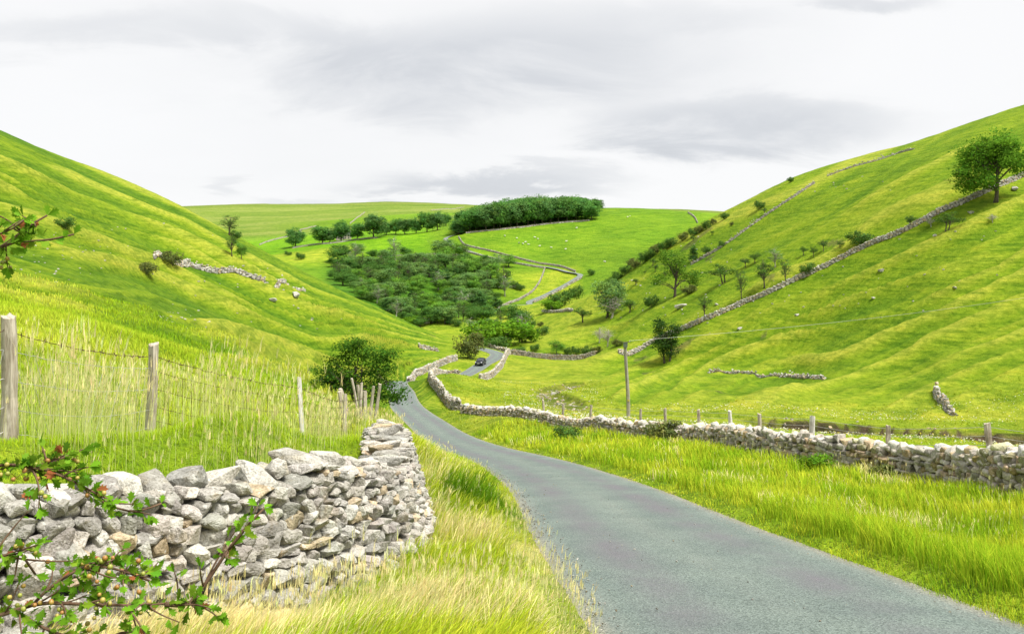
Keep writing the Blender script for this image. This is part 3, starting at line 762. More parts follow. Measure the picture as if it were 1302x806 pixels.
wall('dry_stone_wall', NW_PATH, NW_H,
     'tumbled pale limestone wall with big rocks beside the straw coloured verge', 'dry stone walls', top_w=.44, base_w=1.12, zones=((0, .30, 1.15), (.30, .46, .90), (.46, .60, .74), (.60, 1, .60)), slen=(.085, .235), shgt=(.06, .14), cope=.16, seed=6, base=(.45, .438, .41), warm=.09, ragged=.03, sink=.3, zbase=NW_BASE)
wall('dry_stone_wall', [P2(1520, 15.5), P2(1302, 20.6), P2(1186, 25.3), P2(1085, 28.6), P2(985, 33), P2(905, 40), P2(800, 49), P2(700, 60.5), P2(640, 70), P2(588, 80)],
     ((0, .3, .5, .75, 1), (1.15, 1.05, .90, .76, .66)), 'long brown grey field wall with cope painted paler for the light from above along the far road verge', 'dry stone walls', slen=(.14, .34), shgt=(.10, .20), cope=.26, seed=8, base=(.44, .415, .37), warm=.28, mossy=.15, ragged=.05, cope_toplight=1.45)
wall('dry_stone_wall', [P2(583, 86), P2(574, 96), P2(556, 112), P2(548, 128), P2(549, 141), P2(557, 150), P2(572, 156), P2(584, 156)], 1.25,
     'pale wall curling round the grassy knoll inside the road bend', 'dry stone walls', near=False, seed=11, slen=(.25, .6), shgt=(.14, .26), cope_toplight=1.35)
wall('dry_stone_wall', [P2(610, 162), P2(624, 172), P2(636, 184), P2(643, 200), P2(648, 214)], 1.35, 'pale wall leaning up the near side of the road by the car', 'dry stone walls', near=False, seed=12, slen=(.25, .6), shgt=(.14, .26), cope_toplight=1.35)
wall('dry_stone_wall', [P2(650, 215), P2(690, 214), P2(730, 214), P2(758, 213)], 1.3, 'straight grey wall across the head of the flat pasture', 'dry stone walls', near=False, seed=13, slen=(.25, .6), shgt=(.14, .26), base=(.33, .31, .27))
wall('dry_stone_wall', [P2(644, 222), P2(630, 224), P2(615, 232), P2(604, 240)], 1.2, 'short wall behind the car on the outside of the upper bend', 'dry stone walls', near=False, seed=14, slen=(.25, .6), shgt=(.14, .26), cope_toplight=1.35)
wall('dry_stone_wall', [P2(519, 152), P2(528, 164), P2(541, 172), P2(556, 178), P2(568, 184), P2(580, 190)], 1.3, 'wall climbing from the bend to the brown bush on the road side', 'dry stone walls', near=False, seed=15, slen=(.25, .6), shgt=(.14, .26), cope_toplight=1.35)
def hits(pts, dmin=60): return [tuple(hit(px, py, dmin)[:2]) for px, py in pts]
wall('dry_stone_wall', hits([(786, 449), (828, 437), (868, 420), (900, 406), (946, 386), (993, 366), (1030, 349), (1060, 335), (1100, 315), (1151, 294), (1201, 268), (1228, 257), (1268, 239), (1310, 221), (1400, 186)]), 1.1,
     'long grey wall climbing the right hand hillside to the big tree', 'dry stone walls', near=False, seed=16, slen=(.3, .7), shgt=(.16, .3), base=(.47, .455, .425), top_w=.36, base_w=.6)
wall('ruined_wall', hits([(878, 337), (915, 316), (946, 294), (977, 272), (1010, 250), (1036, 233)]), .7, 'faint broken wall high on the right hillside below the skyline', 'dry stone walls', near=False, seed=17, slen=(.3, .8), shgt=(.2, .35), ragged=.3, base=(.34, .34, .30))
wall('ruined_wall', hits([(195, 329), (230, 339), (255, 343), (288, 346), (324, 354), (355, 361), (388, 370)]), ((0, .2, .8, 1), (.4, 1.0, .9, .3)), 'collapsed limestone wall strung across the left hillside', 'dry stone walls', near=False, seed=18, slen=(.3, .8), shgt=(.2, .35), ragged=.3, base=(.44, .43, .41))
wall('ruined_wall', hits([(532, 441), (545, 445), (557, 447)], 100), .9, 'short scrap of wall at the foot of the left hill', 'dry stone walls', near=False, seed=19, slen=(.3, .8), shgt=(.2, .35), ragged=.2)
wall('ruined_wall', hits([(1190, 497), (1194, 508), (1203, 516), (1206, 523), (1215, 529)], 70), ((0, .5, 1), (.9, .9, .5)), 'white broken wall stub standing alone in the pasture below the right hill', 'dry stone walls', near=False, seed=20, slen=(.25, .5), shgt=(.18, .3), ragged=.25, base=(.46, .45, .43))
wall('ruined_wall', hits([(901, 474), (930, 475), (960, 476), (989, 478), (1020, 480), (1048, 482)], 90), .45, 'low line of tumbled wall stones where pasture meets the right hill', 'dry stone walls', near=False, seed=21, slen=(.3, .6), shgt=(.15, .3), ragged=.2, base=(.42, .41, .38))
wall('ruined_wall', hits([(1052, 224), (1080, 214), (1110, 206), (1140, 196), (1162, 190)], 150), .5, 'rough grey wall running along the right hand skyline', 'dry stone walls', near=False, seed=22, slen=(.4, .9), shgt=(.2, .4), ragged=.25, base=(.33, .33, .30))
FW = dict(near=False, slen=(.6, 1.6), shgt=(.35, .6), top_w=.55, base_w=.85, cope=.45)
for sd_, (pts, h_, lab) in enumerate([
    ([(583, 302), (594, 313), (624, 320), (666, 331), (705, 338), (732, 346)], 1.5, 'upper boundary wall above the zigzag lane on the middle hill'),
    ([(565, 305), (572, 313), (591, 320), (613, 326), (649, 334), (692, 341)], 1.4, 'lower wall edging the long leg of the zigzag lane'),
    ([(740, 354), (730, 359), (705, 373), (690, 380), (678, 385)], 1.4, 'wall edging the lowest leg of the zigzag lane'),
    ([(693, 341), (688, 355), (677, 371), (663, 380), (648, 386), (633, 393)], 1.5, 'curving pale wall down the field between lane and ravine wood'),
    ([(592, 297), (620, 294), (660, 290), (700, 285), (749, 281)], 1.5, 'wall along the foot of the dense crest wood'),
    ([(875, 271), (882, 276), (887, 284)], 1.6, 'wall over the brow of the middle hill beside the right spur'),
    ([(480, 327), (520, 325), (560, 324), (600, 327)], 1.3, 'wall along the top edge of the ravine wood'),
    ([(372, 316), (395, 312), (420, 310), (455, 305), (480, 303)], 1.4, 'wall in front of the row of trees on the green shelf'),
    ([(330, 312), (350, 305), (372, 300), (385, 292), (402, 288)], 1.6, 'wall rising behind the lone round tree on the far slope'),
    ([(445, 285), (452, 279), (459, 274), (464, 270)], 1.8, 'straight wall climbing the far green hillside'),
    ([(548, 268), (565, 266), (590, 264)], 1.6, 'faint wall on the far fell left of the dense wood'),
    ([(728, 398), (710, 397), (690, 396)], 1.2, 'little wall at the valley bottom behind the pale trunked tree'),
]):
    wall('dry_stone_wall', hits(pts, 300), h_ * .82, lab, 'far field walls', seed=40 + sd_, base=(.40, .39, .36), **FW)

# pebbles and broken rock in the beck
r = np.random.default_rng(66); n = 420; _ok = np.where((CX + F * SW[:, 0] / SW[:, 1] > 970) | (CX + F * SW[:, 0] / SW[:, 1] < 745))[0]; k = _ok[r.integers(0, len(_ok), n)]; off = r.normal(0, 1.4, n)
T_ = np.gradient(SW[:, :2], axis=0); T_ /= np.linalg.norm(T_, axis=1)[:, None]
xy = SW[k, :2] + np.stack([T_[k, 1], -T_[k, 0]], 1) * off[:, None]; sz = r.uniform(.12, .5, n)
mb = MB(); scatter_stones(mb, PFAR, np.concatenate([xy, (ground_z(xy[:, 0], xy[:, 1]) + .03)[:, None]], 1), np.stack([sz, sz * .8, sz * .55], 1), r.normal(0, .4, (n, 3)), stone_cols(n, r, .3, (.40, .375, .33)), 9)
tag(mb.build('beck_gravel', M['stone_far']), kind='stuff')

# loose chippings along the tarmac's edges
r = np.random.default_rng(67); n = 2600; k = r.integers(12, 90, n); T_ = np.gradient(ROAD[:, :2], axis=0); T_ /= np.linalg.norm(T_, axis=1)[:, None]
off = np.where(r.random(n) < .5, -1, 1) * (HALF - np.abs(r.normal(0, .16, n)) + .05); off = np.where(r.random(n) < .06, r.uniform(-1.4, 1.4, n), off)
xy = ROAD[k, :2] + T_[k] * r.uniform(-.25, .25, n)[:, None] + np.stack([T_[k, 1], -T_[k, 0]], 1) * off[:, None]; sz = r.uniform(.012, .034, n)
zz = np.interp(xy[:, 1], ROAD[:200, 1], ROAD[:200, 2]) + .012 + .03 * (1 - (off / 1.78) ** 2)
mb = MB(); scatter_stones(mb, PFAR, np.concatenate([xy, (zz + sz * .2)[:, None]], 1), np.stack([sz, sz * .8, sz * .6], 1), r.normal(0, .5, (n, 3)), stone_cols(n, r, .2, (.30, .31, .29)), 10)
tag(mb.build('loose_chippings', M['stone_far']), kind='stuff')
# ------------------------------------------------------------------ fences
def post(parent, name, mat, x, y, z0, h, r, lean=(0, 0), seed=0, square=False, sides=9):
    rr = np.random.default_rng(seed); m = 9; t = np.linspace(0, 1, m)
    n = 4 if square else sides
    base = np.array([x, y, z0 - .35]); top = np.array([x + lean[0], y + lean[1], z0 + h])
    P = base + (top - base) * t[:, None]; P[:, 0] += .012 * np.sin(t * 4 + seed) * h; P[:, 1] += .01 * np.cos(t * 5 + seed) * h
    mb = MB(); R = r * (1.05 - .14 * t) * (1 + .05 * rr.normal(size=m))
    a = np.arange(n) / n * 2 * math.pi + seed; k = 1 + .10 * rr.normal(size=n)
    V = P[:, None] + np.stack([np.cos(a) * k, np.sin(a) * k, 0 * a], 1)[None] * R[:, None, None]
    V[-1, :, 2] += (np.cos(a + seed) * .25 + .15 * rr.normal(size=n)) * r
    i = np.arange(m - 1)[:, None] * n; j = np.arange(n)[None]; kk = (j + 1) % n
    Q = np.stack([i + j, i + kk, i + n + kk, i + n + j], -1).reshape(-1, 4)
    V = np.concatenate([V.reshape(-1, 3), [V[-1].mean(0) + [0, 0, .1 * r]]])
    mb.add(V, Q=Q, T=[[m * n, (m - 1) * n + q, (m - 1) * n + (q + 1) % n] for q in range(n)])
    o = mb.build(name, mat, parent, smooth=False); o['_top'] = 1; del o['_top']
    return o, top
def W3(px, py, d): return world(px, py, d)
fence = empty('wire_fence', (0, 0, 0)); tag(fence, 'sagging sheep wire fence with grey wooden posts behind the near wall', 'fence', kind='thing')
fp = []
for k, (px, py, d, top, r, mt) in enumerate([(-190, 572, 7.6, 400, .075, 'post'), (14, 566, 9.0, 402, .078, 'post'), (189, 556, 11.2, 437, .072, 'post'), (384, 575, 14.6, 480, .046, 'palepost'), (436, 562, 19.5, 501, .062, 'post'), (466, 545, 27, 497, .07, 'post')]):
    b_ = W3(px, py, d); b_[2] = min(b_[2], float(ground_z(b_[0], b_[1])) + .1); tp = W3(px, top, d)
    post(fence, 'fence_post', M[mt], b_[0], b_[1], b_[2], tp[2] - b_[2], r, lean=(.05 * (-1) ** k if k != 2 else .06, .02), seed=k + 3, square=(mt == 'palepost'))
    fp.append((b_, tp + np.array([.05 * (-1) ** k * .8, 0, 0])))
def strand(mb, a, b, sag, r, kink=.0, seed=0, n=18, sides=4):
    t = np.linspace(0, 1, n)[:, None]; P = a + (b - a) * t; P[:, 2] -= (4 * sag * t * (1 - t))[:, 0]
    if kink: P += kink * np.random.default_rng(seed).normal(size=P.shape) * np.array([.3, .3, 1])
    tube(mb, P, r, sides, cap=False); return P
mbB, mbM, mbR = MB(), MB(), MB()
rr = np.random.default_rng(3)
for k in range(len(fp) - 1):
    (b0, t0), (b1, t1) = fp[k], fp[k + 1]
    off = np.array([0, -.07, 0])
    P = strand(mbB, t0 + off - [0, 0, .14], t1 + off - [0, 0, .16], .06, .0042, .006, k, 30)
    for f in np.linspace(.04, .96, 13):                                  # barbs
        c = P[int(f * 29)]
        for q in range(2):
            v = rr.normal(size=3); v *= .035 / np.linalg.norm(v); tube(mbB, [c - v, c + v], .004, 4)
    tgt = mbM if k < 2 else mbR
    hh = [.28, .52, .76, .96] if k < 2 else [.30, .50, .70, .86]
    rows = []
    for m_, dz in enumerate(hh):
        rows.append(strand(tgt, t0 + off - [0, 0, dz * (t0[2] - b0[2]) * .92], t1 + off - [0, 0, dz * (t1[2] - b1[2]) * .92], .05 + .02 * m_, .0032, .004, k * 9 + m_, 40))
    nst = 14 if k < 2 else 24
    for f in np.linspace(.04, .97, nst):
        i_ = int(f * 39); sh = int(round(2 * math.sin(f * 5 + k)))
        pts = [rows[m_][np.clip(i_ + (sh * (m_ - 1) if k < 2 else 0), 0, 39)] for m_ in range(4)]
        tube(tgt, pts, .0026, 4, cap=False)
mbB.build('barbed_wire', M['rust'], fence); mbM.build('wire_netting', M['wire'], fence); mbR.build('rusty_netting', M['rust'], fence)

for k, (px, py, d, top, dx, dy, r, lab) in enumerate([
    (448, 552, 30, 494, -.42, 0, .075, 'leftmost leaning grey stake of the cluster before the dark bush'),
    (440, 556, 22, 497, -.15, 0, .07, 'broad split grey stake beside the left end of the stake cluster'),
    (456, 545, 31, 487, .10, .1, .06, 'tall thin grey stake in the middle of the cluster before the bush'),
    (463, 541, 33, 490, -.25, .1, .06, 'backward tilted stake in the cluster of weathered stakes'),
    (470, 538, 35, 491, .16, 0, .065, 'short upright stake near the right side of the stake cluster'),
    (476, 537, 36, 485, .22, 0, .07, 'rightmost tall stake of the cluster leaning towards the road'),
    (460, 548, 29, 481, -.35, 0, .05, 'stake tipped far to the left across the others by the bush')]):
    b_ = W3(px, py, d); b_[2] = float(ground_z(b_[0], b_[1])); tp = W3(px, top, d)
    h_ = float(np.clip(tp[2] - b_[2], .9, 1.7))
    o, _t = post(None, 'wooden_stake', M['post'], 0, 0, 0, h_, r, lean=(dx, dy), seed=30 + k)
    o.location = b_; tag(o, lab, 'stake', 'weathered stakes behind the near wall')

fence2 = empty('wire_fence', (0, 0, 0)); tag(fence2, 'thin wire fence with small posts showing over the far side of the long field wall', 'fence', kind='thing')
fq = []
for k, (px, top, d, h_, ln) in enumerate([(1420, 556, 20, 1.5, 0), (1256, 538, 23.8, 1.5, -.16), (1130, 541, 28.6, 1.45, -.04), (1033, 529, 32, 1.5, -.03), (965, 526, 36.5, 1.5, -.14), (927, 522, 40.5, 1.5, -.12), (888, 521, 44, 1.4, 0), (846, 519, 47.5, 1.4, 0), (815, 520, 50.5, 1.3, 0), (752, 515, 57, 1.3, .1), (716, 513, 62, 1.3, 0), (690, 508, 65, 1.2, -.15)]):
    tp = W3(px, top, d); zg = float(ground_z(tp[0], d)); h_ = max(h_, min(tp[2] - zg, 1.9))
    post(fence2, 'fence_post', M['palepost' if k in (3, 5) else 'post'], tp[0] - ln, d, tp[2] - h_, h_, .085 if k != 3 else .10, lean=(ln, 0), seed=50 + k)
    fq.append(tp)
mb = MB()
for k in range(len(fq) - 1):
    for dz in (.1, .35, .6): strand(mb, fq[k] - [0, 0, dz], fq[k + 1] - [0, 0, dz], .03, .006, n=8)
mb.build('fence_wire', M['wire'], fence2)

# ------------------------------------------------------------------ pole and line
pb = world(799, 529, 92); pb[2] = float(ground_z(pb[0], pb[1]))
pole = empty('utility_pole', pb); tag(pole, 'grey wooden utility pole with a dark box on top, behind the long wall', 'pole', kind='thing')
ptz = -(436 - HY) / F * 92 - pb[2]
mb = MB(); t = np.linspace(0, 1, 12)
tube(mb, np.stack([-.30 * t + .06 * np.sin(t * 5), 0 * t, -.6 + (ptz + .6) * t], 1), .21 - .05 * t, 12); mb.build('shaft', M['pole'], pole)
mb = MB(); box(mb, (-.32, -.02, ptz - .22), .40, .40, .50); box(mb, (-.32, -.02, ptz + .05), .46, .46, .04); box(mb, (-.32, 0, ptz - .5), .10, .36, .08)
mb.build('terminal_box', plain('grey_green_box', (.10, .125, .10), .7), pole)
mb = MB(); tube(mb, [(-.55, -.03, ptz + .08), (.15, -.03, ptz + .10)], .035, 6); mb.build('bracket', M['rust'], pole)
mb = MB(); tube(mb, [(.12, -.03, ptz + .10), (.12, -.03, ptz + .16), (.12, -.03, ptz + .20), (.12, -.03, ptz + .26)], [.03, .06, .045, .05], 8); mb.build('insulator', plain('porcelain', (.45, .44, .42), .3), pole)
mb = MB(); box(mb, (-.02, -.22, 1.9), .22, .03, .14); mb.build('warning_plate', plain('faded_yellow', (.45, .36, .05), .6), pole)
mb = MB(); tube(mb, [(-.1, -.18, .0), (-.13, -.2, 2.5), (-.24, -.2, ptz - .5)], .018, 5, cap=False); mb.build('earth_wire', M['wire'], pole)
mb = MB(); a = pb + [.12, -.03, ptz + .24]; b_ = world(1460, 352, 118)
strand(mb, a, b_, .9, .013, n=40, sides=5); tag(mb.build('overhead_wire', plain('dull_aluminium', (.27, .28, .25), .5, .4, .3)), 'single overhead wire running from the pole up to the right', 'wire', kind='thing')

# ------------------------------------------------------------------ car coming down the road
paint = plain('dark_blue_paint', (.012, .014, .022), .25, .6, nz=3); glass = plain('car_glass', (.03, .035, .045), .08, .8, nz=2); rubber = plain('tyre_rubber', (.012, .012, .012), .85)
chrome = plain('alloy', (.45, .45, .46), .35, .5, .8); lampm = plain('headlamp_lens', (.75, .77, .8), .15, .8)
cp = np.array([-6.75, 186.0]); cz = float(np.interp(186, ROADZ_Y, ROADZ_Z)) if 'ROADZ_Y' in globals() else -19.75
ii = int(np.argmin(((ROAD[:, :2] - cp) ** 2).sum(1))); tdir = ROAD[min(ii + 2, len(ROAD) - 1), :2] - ROAD[ii - 2, :2]
cz = ROAD[ii, 2] + .045
car = empty('car', (ROAD[ii, 0] - .25, ROAD[ii, 1], cz), math.atan2(-tdir[1], -tdir[0]))
tag(car, 'small dark car driving towards us on the far road bend', 'car', kind='thing')
def loft(mb, secs, col=(.5, .5, .5)):                     # list of closed rings with equal counts
    n = len(secs[0]); V = np.concatenate(secs); m = len(secs)
    i = np.arange(m - 1)[:, None] * n; j = np.arange(n)[None]; k = (j + 1) % n
    Q = np.stack([i + j, i + k, i + n + k, i + n + j], -1).reshape(-1, 4)
    V = np.concatenate([V, [secs[0].mean(0)], [secs[-1].mean(0)]]); e = m * n
    mb.add(V, Q=Q, T=[[e, (q + 1) % n, q] for q in range(n)] + [[e + 1, (m - 1) * n + q, (m - 1) * n + (q + 1) % n] for q in range(n)], col=col)
def ring(x, w, z0, z1, p=.35, n=20):
    t = np.arange(n) / n * 2 * math.pi; c, s = np.cos(t), np.sin(t)
    return np.stack([np.full(n, x), np.sign(c) * np.abs(c) ** p * w / 2, (z0 + z1) / 2 + np.sign(s) * np.abs(s) ** p * (z1 - z0) / 2], 1)
mb = MB(); loft(mb, [ring(2.02, 1.36, .36, .66), ring(1.95, 1.60, .26, .78), ring(1.5, 1.74, .22, .88), ring(.85, 1.78, .22, .96), (ring(.0, 1.80, .22, .97)), ring(-1.2, 1.80, .22, 1.0), ring(-1.8, 1.70, .26, .98), ring(-2.0, 1.5, .36, .9)]); mb.build('body', paint, car, True)
mb = MB(); loft(mb, [ring(.95, 1.50, .92, .96, .5), ring(.30, 1.42, .92, 1.38, .5), ring(.0, 1.36, .92, 1.47, .5), ring(-1.1, 1.34, .92, 1.46, .5), ring(-1.75, 1.44, .94, 1.05, .5)]); mb.build('cabin', paint, car, True)
mb = MB(); mb.add([(.96, -.66, .98), (.96, .66, .98), (.30, .56, 1.37), (.30, -.56, 1.37)], Q=[[0, 1, 2, 3]]); V = mb.V[0] + [.035, 0, .03]; mb.V[0] = V; o = mb.build('windscreen', glass, car)
mb = MB(); mb.add([(-1.80, -.6, 1.06), (-1.80, .6, 1.06), (-1.2, .52, 1.46), (-1.2, -.52, 1.46)], Q=[[0, 3, 2, 1]]); mb.build('rear_window', glass, car)
for s_ in (-1, 1):
    mb = MB(); mb.add([(.62, s_ * .765, 1.0), (-1.45, s_ * .765, 1.02), (-1.1, s_ * .70, 1.38), (.15, s_ * .70, 1.38)], Q=[[0, 1, 2, 3]]); mb.build('side_window', glass, car)
    mb = MB(); loft(mb, [ring(1.99, .30, .60, .74, .7) + [0, s_ * .58, 0], ring(1.86, .40, .58, .80, .7) + [0, s_ * .60, 0]][::-1]); mb.build('headlight', lampm, car, True)
    mb = MB(); box(mb, (.62, s_ * .98, 1.02), .12, .2, .13); mb.build('mirror', paint, car)
    for x_ in (1.28, -1.3):
        w_ = MB(); tube(w_, [(x_, s_ * .66, .31), (x_, s_ * .68, .31), (x_, s_ * .86, .31), (x_, s_ * .885, .31)], [.24, .31, .31, .25], 18); wo_ = w_.build('wheel', rubber, car, True)
        r_ = MB(); tube(r_, [(x_, s_ * .86, .31), (x_, s_ * .90, .31)], [.2, .17], 12); r_.build('rim', chrome, wo_)
mb = MB(); box(mb, (2.035, 0, .52), .03, .52, .11); mb.build('number_plate', plain('plate_white', (.7, .7, .62), .5), car)
mb = MB(); box(mb, (2.02, 0, .68), .04, .8, .10); mb.build('grille', rubber, car)

# ------------------------------------------------------------------ limestone boulders on the hillsides
bproto = []
for k in range(5):
    V, T = stone_proto(500 + k, 16)
    mb = MB(); mb.add(V * .5 * [1.0, .75, .55] + [0, 0, .12], T=T, col=(.46, .455, .43)); o = mb.build('boulder', M['stone_far']); bproto.append(o)
used = set()
def boulder(px, py, w, label, group, seed, dmin=60):
    p = hit(px, py, dmin); k = seed % 5
    o = bproto[k] if k not in used else bproto[k].copy()
    if k in used: C.objects.link(o)
    used.add(k); r = np.random.default_rng(seed)
    s_ = w * p[1] / F * 1.15
    o.location = p; o.scale = (s_, s_ * r.uniform(.7, 1.1), s_ * r.uniform(.6, 1.0)); o.rotation_euler = (r.normal(0, .15), r.normal(0, .15), r.uniform(0, 6.28))
    tag(o, label, 'boulder', group, 'thing')
for k, q in enumerate([(347, 382, 12, 'largest pale boulder on the left hillside below the ruined wall'), (376, 376, 12, 'flat pale boulder just right below the ruined wall end'), (49, 356, 8, 'grey boulder among small stones at the left side of the left hill'),
        (941, 418, 8, 'bright boulder alone under the wire on the right hillside'), (1013, 401, 6, 'small bright boulder right of the lone one under the wire'), (866, 391, 14, 'long pale rock ledge beneath the tall split ash on the right hill'), (911, 388, 7, 'pale rock above the long hillside wall by the sparse thorn'),
        (1234, 271, 8, 'pale rock beneath the big tree near the wall'), (1189, 300, 5, 'pale stone under the small round thorn left of the big tree'), (1214, 366, 6, 'bright stone in the middle of the lower right slope'), (1111, 379, 5, 'pale stone beside the two smaller ones on the right slope'),
        (1290, 241, 12, 'grey rock ledge just right of the big tree'), (1120, 345, 8, 'grey rock scatter stone in the dark patch below the wall'), (704, 501, 7, 'flat white rock at the edge of the beck'), (710, 514, 6, 'round white boulder in the grass near the beck'), (545, 410, 14, 'brown exposed rock on the flank of the left hill')]):
    boulder(q[0], q[1], q[2], q[3], 'boulders on the hillsides', k)
r = np.random.default_rng(77)
sp = []
for cx_, cy_, sx_, sy_, n_ in ((230, 398, 14, 7, 9), (250, 410, 40, 10, 10), (70, 345, 40, 12, 14), (110, 320, 40, 10, 9), (300, 358, 60, 20, 10), (40, 330, 30, 14, 7), (420, 400, 50, 15, 5), (200, 300, 40, 15, 5)):
    sp += [(r.normal(cx_, sx_), r.normal(cy_, sy_), r.uniform(1.5, 3.6), 0) for _ in range(int(n_ * 1.7))]
for cx_, cy_, sx_, sy_, n_ in ((1100, 385, 60, 12, 9), (860, 400, 30, 10, 12), (1150, 330, 60, 14, 8), (820, 365, 20, 12, 9), (1240, 290, 40, 14, 7), (900, 330, 30, 14, 8), (970, 380, 40, 12, 7), (1060, 235, 40, 6, 9), (900, 315, 16, 12, 8)):
    sp += [(r.normal(cx_, sx_), r.normal(cy_, sy_), r.uniform(1.5, 3.4), 1) for _ in range(int(n_ * 1.4))]
for k, (px, py, w, s_) in enumerate(sp):
    if px < 1 or py > (skyR(px) + 500 if s_ else 430) or py < (skyR(px) if s_ else skyL(px)) + 8: continue
    boulder(px, py, w, ('little white limestone scattered on the right hillside', 'little white limestone scattered on the left hillside')[1 - s_], ('white stones on the right hill', 'white stones on the left hill')[1 - s_], 100 + k)

# ------------------------------------------------------------------ sheep on the middle hill
wool = plain('wool', (.62, .60, .54), .95, .05); face = plain('sheep_face', (.10, .09, .08), .8)
sheep = empty('sheep', (0, 0, 0))
mb = MB(); loft(mb, [ring(x_, w_, z0, z1, .8, 14) for x_, w_, z0, z1 in ((-.58, .18, .5, .72), (-.5, .42, .38, .86), (-.2, .54, .33, .90), (.2, .52, .34, .90), (.45, .40, .42, .92), (.6, .26, .58, 1.0), (.70, .2, .72, 1.04))]); bd = mb.build('body', wool, sheep, True)
mb = MB(); loft(mb, [ring(x_, w_, z0, z1, .8, 10) for x_, w_, z0, z1 in ((.66, .16, .80, 1.06), (.78, .17, .80, 1.04), (.92, .10, .74, .90), (.97, .06, .76, .84))]); mb.build('head', face, sheep, True)
for x_, y_ in ((.36, .13), (.36, -.13), (-.38, .13), (-.38, -.13)):
    mb = MB(); tube(mb, [(x_, y_, .5), (x_ - .02, y_, .28), (x_, y_, .0)], [.06, .035, .035], 6); mb.build('leg', face, sheep)
spots = [(642, 301), (657, 304), (665, 311), (668, 309), (680, 303), (684, 305), (686, 314), (672, 312), (720, 308), (701, 316), (733, 291), (719, 318), (769, 334), (660, 310), (798, 277), (801, 276)]
for k, (px, py) in enumerate(spots):
    o = sheep if k == 0 else copy_tree(sheep)
    p = hit(px, py, 400); o.location = p; o.rotation_euler = (0, 0, random.uniform(0, 6.28)); o.scale = (1.25,) * 3
    tag(o, 'white sheep grazing on the green middle hill below the crest wood', 'sheep', 'sheep on the middle hill', 'thing')

# small stone farmhouse among the shelf trees
h = hit(437, 304.6, 560); house = empty('farmhouse', h, math.radians(8)); tag(house, 'small stone farmhouse half hidden behind the shelf trees', 'house', kind='thing')
stonew = plain('house_stone', (.42, .37, .33), .9, .1, nz=2); slate = plain('slate', (.13, .13, .14), .8, .2, nz=3)
mb = MB(); box(mb, (0, 0, 1.6), 13, 6, 5.2); mb.add([(-6.5, -3, 4.2), (-6.5, 3, 4.2), (-6.5, 0, 6.6)], T=[[0, 1, 2]]); mb.add([(6.5, -3, 4.2), (6.5, 3, 4.2), (6.5, 0, 6.6)], T=[[0, 2, 1]]); mb.build('wall', stonew, house)
mb = MB()
for s_ in (-1, 1): mb.add([(-6.8, s_ * 3.4, 4.05), (6.8, s_ * 3.4, 4.05), (6.8, 0, 6.75), (-6.8, 0, 6.75)], Q=[[0, 1, 2, 3]])
rf = mb.build('roof', slate, house); mb = MB(); box(mb, (-6, 0, 7.0), .9, .9, 1.6); box(mb, (6, 0, 7.0), .9, .9, 1.6); mb.build('chimney', stonew, rf)
for x_ in (-4.2, -1.4, 1.6, 4.4):
    for z_ in (1.3, 3.2):
        mb = MB(); box(mb, (x_, -3.03, z_), 1.0, .1, 1.2); mb.build('window', glass, house)
mb = MB(); box(mb, (0.1, -3.03, .9), 1.0, .1, 2.0); mb.build('door', slate, house)
# ------------------------------------------------------------------ grass
def blades(mb, P, h, w, az, bend, col0, col1, seed=0, seg=3):
    """curved tapering blades: P roots (n,3), az lean bearing, bend 0..1.3"""
    n = len(P); t = np.linspace(0, 1, seg + 1)
    d = np.stack([np.cos(az), np.sin(az)], 1); sx = np.stack([-d[:, 1], d[:, 0]], 1)
    ang = bend[:, None] * t[None] ** 1.0
    ds = 1.0 / seg
    hx = np.cumsum(np.concatenate([np.zeros((n, 1)), np.sin((ang[:, 1:] + ang[:, :-1]) / 2) * ds], 1), 1)
    hz = np.cumsum(np.concatenate([np.zeros((n, 1)), np.cos((ang[:, 1:] + ang[:, :-1]) / 2) * ds], 1), 1)
    ctr = np.stack([P[:, None, 0] + d[:, None, 0] * hx * h[:, None], P[:, None, 1] + d[:, None, 1] * hx * h[:, None], P[:, None, 2] + hz * h[:, None]], -1)
    tw = np.random.default_rng(seed).uniform(-.8, .8, n); sx = sx * np.cos(tw)[:, None] + d * np.sin(tw)[:, None]
    wd = (w[:, None] * (1 - t[None, :-1] ** 1.6 * .75))[..., None] * .5
    off = np.concatenate([sx, np.zeros((n, 1))], 1)[:, None] * wd
    L_ = ctr[:, :-1] - off; R_ = ctr[:, :-1] + off
    V = np.concatenate([np.stack([L_, R_], 2).reshape(n, -1, 3), ctr[:, -1:]], 1)
    nv = 2 * seg + 1; b = (np.arange(n) * nv)[:, None]
    Q = np.concatenate([np.concatenate([b + 2 * s, b + 2 * s + 1, b + 2 * s + 3, b + 2 * s + 2], 1) for s in range(seg - 1)]) if seg > 1 else None
    T = np.concatenate([b + 2 * (seg - 1), b + 2 * (seg - 1) + 1, b + 2 * seg], 1)
    tc_ = np.concatenate([np.repeat(t[:-1], 2), [1.0]])
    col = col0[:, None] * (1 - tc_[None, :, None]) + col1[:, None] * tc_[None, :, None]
    mb.add(V.reshape(-1, 3), T=T, Q=Q, col=col.reshape(-1, 3))

